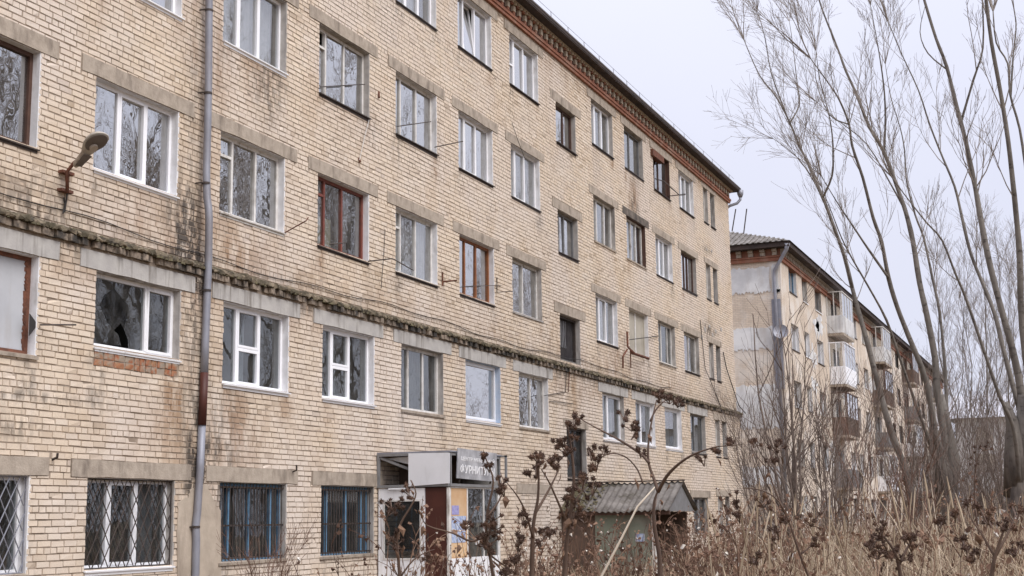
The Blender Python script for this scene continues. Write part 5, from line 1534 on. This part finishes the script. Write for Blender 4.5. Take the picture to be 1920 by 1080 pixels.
for i in range(24):
    px = 1690 + 245 * ((i * .618) % 1)
    Z = rr_.uniform(24, 46)
    shrub(TLb, gp(px, Z), rr_.randint(6, 9), rr_.uniform(2.8, 5.4) * (Z / 36), .4, 100 + i, 'shrub_twig', .016, group=TG, lv=2, kk=6)

# ================================================================== DRY GRASS
def tone_mat(name, stops, rough=.9, trans=.25):
    m, t, p, o = newmat(name)
    col = ramp(t, attr(t, 'tone'), stops)
    t.links.new(col, p.inputs['Base Color']); p.inputs['Roughness'].default_value = rough
    p.inputs['Specular IOR Level'].default_value = .2
    tr = N(t, 'ShaderNodeBsdfTranslucent'); t.links.new(col, tr.inputs['Color'])
    ms = N(t, 'ShaderNodeMixShader'); ms.inputs[0].default_value = trans
    t.links.new(p.outputs[0], ms.inputs[1]); t.links.new(tr.outputs[0], ms.inputs[2]); t.links.new(ms.outputs[0], o.inputs['Surface'])
    return m
M['straw'] = tone_mat('dry_straw', [(0, (.14, .10, .07)), (.25, (.28, .21, .14)), (.5, (.42, .33, .23)), (.8, (.56, .46, .34)), (1, (.68, .60, .49))])
M['rusty_weed'] = tone_mat('rusty_dry_weed', [(0, (.11, .068, .05)), (.35, (.20, .118, .082)), (.7, (.31, .20, .135)), (.9, (.42, .31, .22)), (1, (.75, .70, .62))])
M['burr'] = mat('dark_brown_burr', (.050, .029, .021), (.085, .050, .035), 60, .95, 0)
M['burr_pale'] = mat('rusty_burr', (.125, .070, .045), (.085, .050, .034), 60, .95, 0)
M['burdock_stem'] = mat('brown_burdock_stem', (.13, .085, .06), (.085, .055, .042), 9, .85, .4, (1, 1, .3))
M['dead_leaf'] = mat('dead_leaf', (.20, .12, .075), (.12, .07, .045), 20, .9, .3)
M['fluff'] = mat('white_seed_fluff', (.70, .67, .62), (.55, .52, .47), 30, 1, 0)

def blades(x, y, h, wd, lean, bend, tone, seg=4):
    """tapered bent blades, one array; returns verts (n, 2*seg+1, 3)"""
    n = len(x)
    az = NR.uniform(0, 2 * np.pi, n); fa = NR.uniform(0, 2 * np.pi, n)
    z0 = gh(x, y) - .03
    V = np.empty((n, 2 * (seg + 1), 3))
    wx, wy = np.cos(fa), np.sin(fa)
    for i in range(seg + 1):
        t_ = i / seg
        off = h * (lean * t_ + bend * t_ ** 2.6)
        up_ = h * t_ * (1 - .35 * np.clip(bend, 0, 1.5) * t_ ** 2)
        cx = x + np.cos(az) * off; cy = y + np.sin(az) * off; cz = z0 + up_
        ww = wd * (1 - .85 * t_) / 2
        V[:, 2 * i, 0] = cx - wx * ww; V[:, 2 * i, 1] = cy - wy * ww; V[:, 2 * i, 2] = cz
        V[:, 2 * i + 1, 0] = cx + wx * ww; V[:, 2 * i + 1, 1] = cy + wy * ww; V[:, 2 * i + 1, 2] = cz
    Fq = np.array([(2 * i, 2 * i + 1, 2 * i + 3, 2 * i + 2) for i in range(seg)])
    return V, Fq, np.repeat(tone[:, None], 2 * (seg + 1), 1)
def scatter(n, Zr, pxr, power=1.0):
    Z = Zr[0] + (Zr[1] - Zr[0]) * NR.random(n) ** power
    px = NR.uniform(pxr[0], pxr[1], n)
    d = np.outer(Z, F) + np.outer(Z * (px - 960) / FPX, RT)
    q = d + O
    # walk back to the ground below: only the plan position matters
    return q[:, 0], q[:, 1], px, Z
GR = []
clump = lambda x, y: .5 + .5 * np.sin(x * 1.9 + 2 * np.sin(y * .7)) * np.sin(y * 1.3 + x * .6)
# tall straw, densest on the right
x, y, px, Z = scatter(30000, (5.5, 30), (900, 2080), 1.3)
keep = NR.random(len(x)) < np.clip(.12 + .95 * sst(1150, 1420, px), 0, 1) * (.45 + .55 * clump(x, y))
keep &= ~((x < 3.6))
x, y, px, Z = x[keep], y[keep], px[keep], Z[keep]
h = NR.normal(.84, .2, len(x)).clip(.35, 1.4) * (.55 + .45 * sst(1100, 1550, px)) * (.85 + .3 * clump(x, y))
GR.append(blades(x, y, h, NR.uniform(.006, .013, len(x)) * (1 + Z / 25), NR.uniform(0, .25, len(x)), np.abs(NR.normal(.4, .42, len(x))), np.clip(NR.normal(.5, .2, len(x)), 0, 1)))
# short undergrowth everywhere
x, y, px, Z = scatter(42000, (7, 60), (-120, 2080), 1.2)
keep = (x > .9) & ~((x < 3.3) & (y > 33.9) & (y < 37)) & ~((x < 2) & (y > 23.9) & (y < 26.9)) & ~((x < 1.2) & (y > 66))
x, y, px, Z = x[keep], y[keep], px[keep], Z[keep]
h = NR.normal(.5, .16, len(x)).clip(.15, 1.0)
GR.append(blades(x, y, h, NR.uniform(.008, .016, len(x)) * (1 + Z / 25), NR.uniform(0, .4, len(x)), np.abs(NR.normal(.35, .35, len(x))), np.clip(NR.normal(.42, .2, len(x)), 0, 1), 3))
def joined(name, L, mm, **kw):
    for i, (V, Fq, T_) in enumerate(L):
        o = link(name, mesh_np(name, V, Fq, {'tone': T_}), mm, None, False, **kw)
joined('dry_grass', [GR[0]], 'straw', kind='stuff', label='tall straw coloured dry grass filling the lower right')
joined('dry_undergrowth', [GR[1]], 'straw', kind='stuff', label='short dry grass covering the ground')
# plume-headed single stalks
b = MB()
rg = random.Random(31)
for i in range(110):
    px = rg.uniform(1330, 1940); Zq = rg.uniform(7, 20)
    p = at(px, 970, Zq); x, y = p[0], p[1]; z = float(gh(x, y)); hh = rg.uniform(.8, 1.4)
    a = rg.uniform(0, 6.28); ln = rg.uniform(.05, .5)
    pts = [np.array((x + math.cos(a) * ln * t_ ** 2 * hh * .5, y + math.sin(a) * ln * t_ ** 2 * hh * .5, z + hh * t_ * (1 - .12 * ln * t_))) for t_ in (0, .3, .55, .75, .85, .93, 1.0)]
    b.tube(pts, [.003, .003, .0028, .0025, .0055, .0065, .002], 4, False)
o_ = b.build('plume_stalk', 'straw', None, False, kind='stuff', label='tall dry stalks with thin plumes above the grass')
a_ = o_.data.attributes.new('tone', 'FLOAT', 'POINT')
a_.data.foreach_set('value', np.repeat(NR.uniform(.3, .8, 110), 28).astype(np.float32))
# rusty weeds with bits of white fluff: branching little stalks, too many to count
def weed_mass(name, n, pxr, Zr, hr, seed, mm, label, fl=.05, wid=.0045):
    rg = random.Random(seed)
    b = MB(); tn = []
    for i in range(n):
        px = rg.uniform(*pxr); Zq = rg.uniform(*Zr)
        p = at(px, 970, Zq); x, y = p[0], p[1]
        if x < 2.0 and 23.5 < y < 27 or x < 1.0:
            continue
        base = np.array((x, y, float(gh(x, y))))
        hh = rg.uniform(*hr)
        d = nrm_(np.array((rg.gauss(0, .22), rg.gauss(0, .22), 1)))
        pts = [base]
        for q in range(5):
            d = nrm_(d + np.array((rg.gauss(0, .12), rg.gauss(0, .12), .05))); pts.append(pts[-1] + d * hh / 5)
        t0 = rg.uniform(0, .75)
        n0 = len(b.v); b.tube(pts, [wid, wid, wid * .9, wid * .8, wid * .7, wid * .4], 3, False); tn += [t0] * (len(b.v) - n0)
        for q in range(rg.randint(3, 7)):
            j = rg.randint(2, 5); dd = nrm_(d + perp(d, rg) * rg.uniform(.5, 1.1)); l2 = rg.uniform(.06, .24) * hh
            e = pts[j] + dd * l2
            n0 = len(b.v); b.tube([pts[j], pts[j] + dd * l2 * .5 + np.array((0, 0, .02)), e], [wid * .6, wid * .5, wid * .3], 3, False); tn += [t0] * (len(b.v) - n0)
            for q2 in range(rg.randint(1, 4)):     # little seed heads and curled leaves
                c = pts[j] + dd * l2 * rg.uniform(.4, 1); r = rg.uniform(.006, .02)
                u = perp(dd, rg) * r; v = perp(dd, rg) * r * .8
                n0 = len(b.v); b.add([c - u, c + v, c + u + dd * r, c - v, c + dd * r * 1.5], [(0, 1, 4), (1, 2, 4), (2, 3, 4), (3, 0, 4)])
                tn += [1.0 if rg.random() < fl else t0] * (len(b.v) - n0)
    o = b.build(name, mm, None, False, kind='stuff', label=label)
    a = o.data.attributes.new('tone', 'FLOAT', 'POINT'); a.data.foreach_set('value', np.array(tn, np.float32))
weed_mass('rusty_weeds', 430, (930, 1440), (7, 17), (.5, 1.12), 51, 'rusty_weed', 'rusty brown dry weeds with white fluff in front of the slate roofed porch', .09)
weed_mass('rusty_weeds', 650, (1300, 1940), (5.5, 22), (.55, 1.2), 52, 'rusty_weed', 'rusty brown dry weeds among the tall straw', .04)
weed_mass('pale_weeds', 130, (640, 960), (8, 18), (.6, 1.15), 53, 'rusty_weed', 'thin dry weeds in front of the shop porch', .10)
weed_mass('pale_weeds', 60, (60, 640), (12, 18), (.6, 1.0), 54, 'rusty_weed', 'low dry weeds along the foot of the brick wall', .06)

# ================================================================== BURDOCKS
def burr_mesh():
    r = random.Random(2)
    b = MB()
    import bmesh
    bm = bmesh.new(); bmesh.ops.create_icosphere(bm, subdivisions=1, radius=.72)
    b.add([v.co[:] for v in bm.verts], [[v.index for v in f.verts] for f in bm.faces]); bm.free()
    for i in range(46):                              # hooked bristles
        d = nrm_(np.array([r.gauss(0, 1) for _ in range(3)])); q = perp(d, r) * .13
        b.add([d * .6 - q, d * .6 + q, d * r.uniform(1.05, 1.45) + perp(d, r) * .15], [(0, 1, 2)])
    me = bpy.data.meshes.new('burr'); me.from_pydata(b.v, [], b.f)
    return me
BM = burr_mesh(); BM.materials.append(M['burr'])
BM2 = BM.copy(); BM2.materials[0] = M['burr_pale']
def burdock(label, base_px, Z, stems, clusters, seed, leaves=6, group=None):
    rg = random.Random(seed)
    p = at(base_px, 970, Z); base = (p[0], p[1], float(gh(p[0], p[1])))
    T = thing('burdock', label, 'burdock plant', base, group)
    for i, (px, r0, dz) in enumerate(stems):
        pts = smooth(stem_pts(px, Z, dz))
        if i == 0:
            pts = [np.array(base)] + pts
        n = len(pts)
        MB().tube(pts, [r0 * (1 - .72 * k / (n - 1)) for k in range(n)], 6).build('stem', 'burdock_stem', T, True)
    tw = MB()
    for (cx, cy, sx, sy, k) in clusters:
        c0 = at(cx, cy, Z)
        for q in range(k):
            c = at(cx + rg.gauss(0, sx * 1.4), cy + rg.gauss(0, sy * 1.4), Z + rg.gauss(0, .10))
            ob = bpy.data.objects.new('burr', BM if rg.random() < .7 else BM2); COL.objects.link(ob); ob.parent = T
            ob.location = [float(v) for v in (c - np.array(base))]; r = rg.uniform(.0085, .0138); ob.scale = (r, r, r * rg.uniform(.85, 1.15)); ob.rotation_euler = (rg.uniform(0, 3), rg.uniform(0, 3), rg.uniform(0, 3))
            tw.tube([c, (c + c0) / 2 + np.array((0, 0, -.01)), c0 + np.array((0, 0, -.025))], .0022, 3, False)
    tw.build('burr_stalk', 'burdock_stem', T, kind='stuff')
    for q in range(leaves):
        st = stems[rg.randrange(len(stems))][0]; a = st[rg.randrange(len(st))]
        c = at(a[0] + rg.gauss(0, 9), a[1] + rg.uniform(0, 25), Z + rg.gauss(0, .05)); r = rg.uniform(.010, .026)
        u = np.array((rg.gauss(0, 1), rg.gauss(0, 1), rg.gauss(0, .5))); u = nrm_(u) * r * .5; dn_ = np.array((rg.gauss(0, .4), rg.gauss(0, .4), -1)) * r
        MB().add([c, c + u + dn_ * .6, c + dn_ * 1.9, c - u + dn_ * .7 + np.array((.006, .004, 0)), c + dn_ * .9 + np.array((.01, -.008, 0))], [(0, 1, 4), (1, 2, 4), (2, 3, 4), (3, 0, 4)]).build('dead_leaf', 'dead_leaf', T)
    return T
BG = 'burdocks in front of the buildings'
burdock('tallest burdock with long arching stems in front of the slate roof', 1240, 5.2, [
    ([(1238, 1078), (1236, 1040), (1227, 987), (1226, 950), (1229, 932), (1234, 920)], .011, 0),
    ([(1234, 922), (1250, 893), (1275, 868), (1305, 850), (1345, 837)], .008, -.25),
    ([(1234, 922), (1227, 900), (1216, 867), (1216, 830), (1222, 790), (1231, 750)], .0075, .15),
    ([(1217, 868), (1200, 850), (1163, 826), (1133, 810), (1105, 795), (1085, 783)], .006, .25),
    ([(1219, 790), (1230, 768), (1246, 752), (1258, 746)], .004, .1),
    ([(1205, 905), (1195, 880), (1175, 858), (1150, 850), (1130, 856), (1119, 868)], .004, .2),
    ([(1345, 837), (1380, 835), (1395, 832)], .0025, -.1)],
    [(1236, 738, 6, 3, 7), (1255, 745, 8, 3, 6), (1270, 752, 4, 4, 4), (1173, 778, 4, 5, 6), (1184, 796, 4, 6, 6), (1183, 812, 4, 4, 4), (1108, 852, 4, 6, 6), (1118, 872, 7, 6, 9), (1111, 835, 3, 3, 2), (1132, 844, 5, 3, 3), (1342, 838, 3, 8, 5), (1320, 862, 3, 5, 3), (1372, 825, 4, 5, 5), (1201, 846, 5, 3, 4)], 1, 10, BG)
burdock('burdock with heavy burr clusters left of the slate roof', 1070, 5.0, [
    ([(1058, 1078), (1062, 1020), (1070, 960), (1076, 900), (1072, 850), (1066, 810), (1062, 790)], .009, 0),
    ([(1070, 962), (1085, 930), (1098, 915)], .005, .1),
    ([(1068, 990), (1050, 950), (1030, 905), (1015, 880)], .006, -.15)],
    [(1058, 826, 7, 5, 9), (1075, 788, 8, 5, 9), (1084, 782, 4, 3, 4), (1063, 842, 6, 6, 6), (1047, 854, 5, 5, 5), (1092, 905, 9, 8, 13), (1070, 918, 7, 7, 8), (1078, 938, 9, 6, 8), (1110, 918, 6, 5, 5), (1075, 960, 8, 8, 7), (1096, 968, 6, 5, 4)], 2, 12, BG)
burdock('slim burdock right of the shop porch', 1000, 4.8, [
    ([(997, 1078), (998, 1030), (1000, 985), (1005, 955), (1009, 930), (1010, 885), (1008, 860)], .009, 0),
    ([(1002, 965), (1020, 935), (1036, 905), (1045, 882), (1036, 862)], .0055, .2),
    ([(1000, 1010), (985, 960), (970, 930), (950, 905)], .005, -.2),
    ([(998, 1030), (1020, 1010), (1040, 1000)], .004, .2)],
    [(1010, 858, 5, 5, 8), (1006, 880, 4, 6, 5), (1034, 862, 5, 4, 6), (1046, 872, 5, 4, 4), (994, 882, 3, 3, 2), (984, 976, 5, 5, 6), (971, 1015, 4, 4, 6), (964, 1046, 5, 6, 6), (1019, 996, 5, 3, 5), (1030, 998, 4, 3, 3), (1012, 1018, 3, 4, 3)], 3, 8, BG)
burdock('burdock whose burrs hang in front of the shop sign and porch window', 900, 4.9, [
    ([(925, 1085), (920, 1050), (912, 1010), (914, 960), (925, 905), (915, 870), (907, 852)], .007, 0),
    ([(915, 1000), (885, 1015), (850, 1000), (800, 985), (790, 960)], .005, -.2),
    ([(913, 970), (935, 940), (945, 910), (938, 885)], .004, .2),
    ([(918, 1040), (945, 1060), (985, 1085)], .004, .1)],
    [(905, 856, 4, 4, 4), (917, 873, 3, 3, 3), (921, 968, 8, 9, 10), (914, 992, 8, 8, 9), (912, 1015, 8, 7, 9), (938, 905, 4, 6, 6), (944, 918, 3, 5, 4), (873, 981, 5, 4, 4), (947, 1068, 9, 5, 8), (918, 1030, 8, 5, 6)], 4, 10, BG)
burdock('dry burdock in front of the white shop door', 745, 5.3, [
    ([(750, 1090), (747, 1050), (744, 1010), (752, 980), (770, 950), (780, 925), (770, 900)], .007, 0),
    ([(745, 1020), (730, 1005), (722, 985), (730, 960)], .004, -.1),
    ([(752, 1080), (775, 1050), (800, 1035), (815, 1030)], .004, .1)],
    [(768, 918, 4, 5, 5), (735, 944, 6, 6, 7), (728, 955, 4, 4, 3), (756, 945, 5, 3, 3), (740, 1015, 7, 6, 6), (742, 1000, 4, 3, 3), (800, 1040, 6, 8, 6)], 5, 16, BG)
burdock('low burdock with the densest burr heads in the straw', 1670, 5.0, [
    ([(1690, 1095), (1685, 1060), (1675, 1030), (1660, 1010), (1650, 1000)], .009, 0),
    ([(1685, 1060), (1700, 1030), (1710, 1010), (1706, 1000)], .006, .1),
    ([(1680, 1045), (1650, 1035), (1632, 1025)], .005, -.1)],
    [(1652, 1000, 8, 7, 12), (1630, 1020, 6, 6, 9), (1665, 1028, 9, 6, 10), (1706, 1008, 4, 4, 6), (1695, 1008, 3, 3, 3), (1690, 1040, 8, 6, 7), (1708, 1022, 5, 5, 4), (1645, 1036, 7, 4, 6)], 6, 6, BG)
burdock('burdock with large round heads at the lower right', 1860, 4.2, [
    ([(1858, 1095), (1862, 1060), (1870, 1030), (1880, 1000), (1885, 985)], .009, 0),
    ([(1866, 1045), (1840, 1000), (1820, 970), (1812, 945)], .005, .1),
    ([(1868, 1040), (1895, 990), (1905, 960)], .005, .1)],
    [(1813, 942, 2, 2, 2), (1833, 952, 5, 4, 3), (1851, 968, 6, 5, 5), (1861, 975, 4, 4, 3), (1885, 980, 8, 7, 7), (1906, 958, 6, 5, 4), (1762, 977, 5, 4, 4), (1790, 965, 5, 4, 3), (1812, 1022, 6, 8, 6), (1822, 1035, 5, 6, 4), (1900, 1030, 9, 7, 5)], 7, 6, BG)
burdock('thin burdock in front of the bare forked bush', 1440, 5.6, [
    ([(1520, 1090), (1500, 1040), (1480, 980), (1460, 940), (1430, 920), (1395, 915)], .006, 0),
    ([(1500, 1040), (1530, 1015), (1535, 1000)], .004, .1),
    ([(1470, 960), (1440, 880), (1450, 850), (1455, 832)], .0045, .1),
    ([(1440, 880), (1415, 850), (1408, 830)], .003, .1)],
    [(1455, 832, 5, 4, 7), (1452, 860, 5, 4, 5), (1412, 828, 5, 3, 5), (1432, 940, 4, 4, 4), (1475, 970, 7, 6, 8), (1520, 975, 7, 6, 8), (1530, 1015, 5, 6, 7), (1460, 1000, 7, 3, 5), (1415, 1045, 7, 5, 6), (1380, 940, 4, 6, 5), (1387, 970, 4, 5, 4)], 8, 8, BG)
burdock('thin burdock by the right edge with dark small burrs', 1860, 8.5, [
    ([(1838, 1040), (1835, 1000), (1828, 950), (1828, 900), (1833, 860), (1848, 838)], .008, 0)],
    [(1846, 838, 6, 3, 6), (1830, 858, 3, 3, 3), (1828, 880, 3, 6, 5), (1818, 868, 2, 2, 1)], 9, 2, BG)
b = MB()
b.tube([at(1010, 1100, 5.4), at(1090, 1010, 5.5), at(1160, 905, 5.6), at(1200, 850, 5.7)], [.006, .005, .004, .002], 5)

# one pale cane leaning across
p0 = at(1128, 1080, 5.3); g0 = float(gh(p0[0], p0[1]))
b = MB(); b.tube([(p0[0] - .15, p0[1] - .1, g0), p0, at(1165, 1010, 5.35), at(1195, 950, 5.4), at(1228, 913, 5.45)], [.005, .005, .0045, .004, .0025], 6)
tagged(b.build('leaning_cane', 'straw', None, True), 'long pale cane leaning in front of the slate roofed porch', 'dry stalk')
_a = bpy.data.objects['leaning_cane'].data.attributes.new('tone', 'FLOAT', 'POINT')
_a.data.foreach_set('value', np.full(len(bpy.data.objects['leaning_cane'].data.vertices), .95, np.float32))

for o in bpy.data.objects:
    if '_o' in o:
        del o['_o']
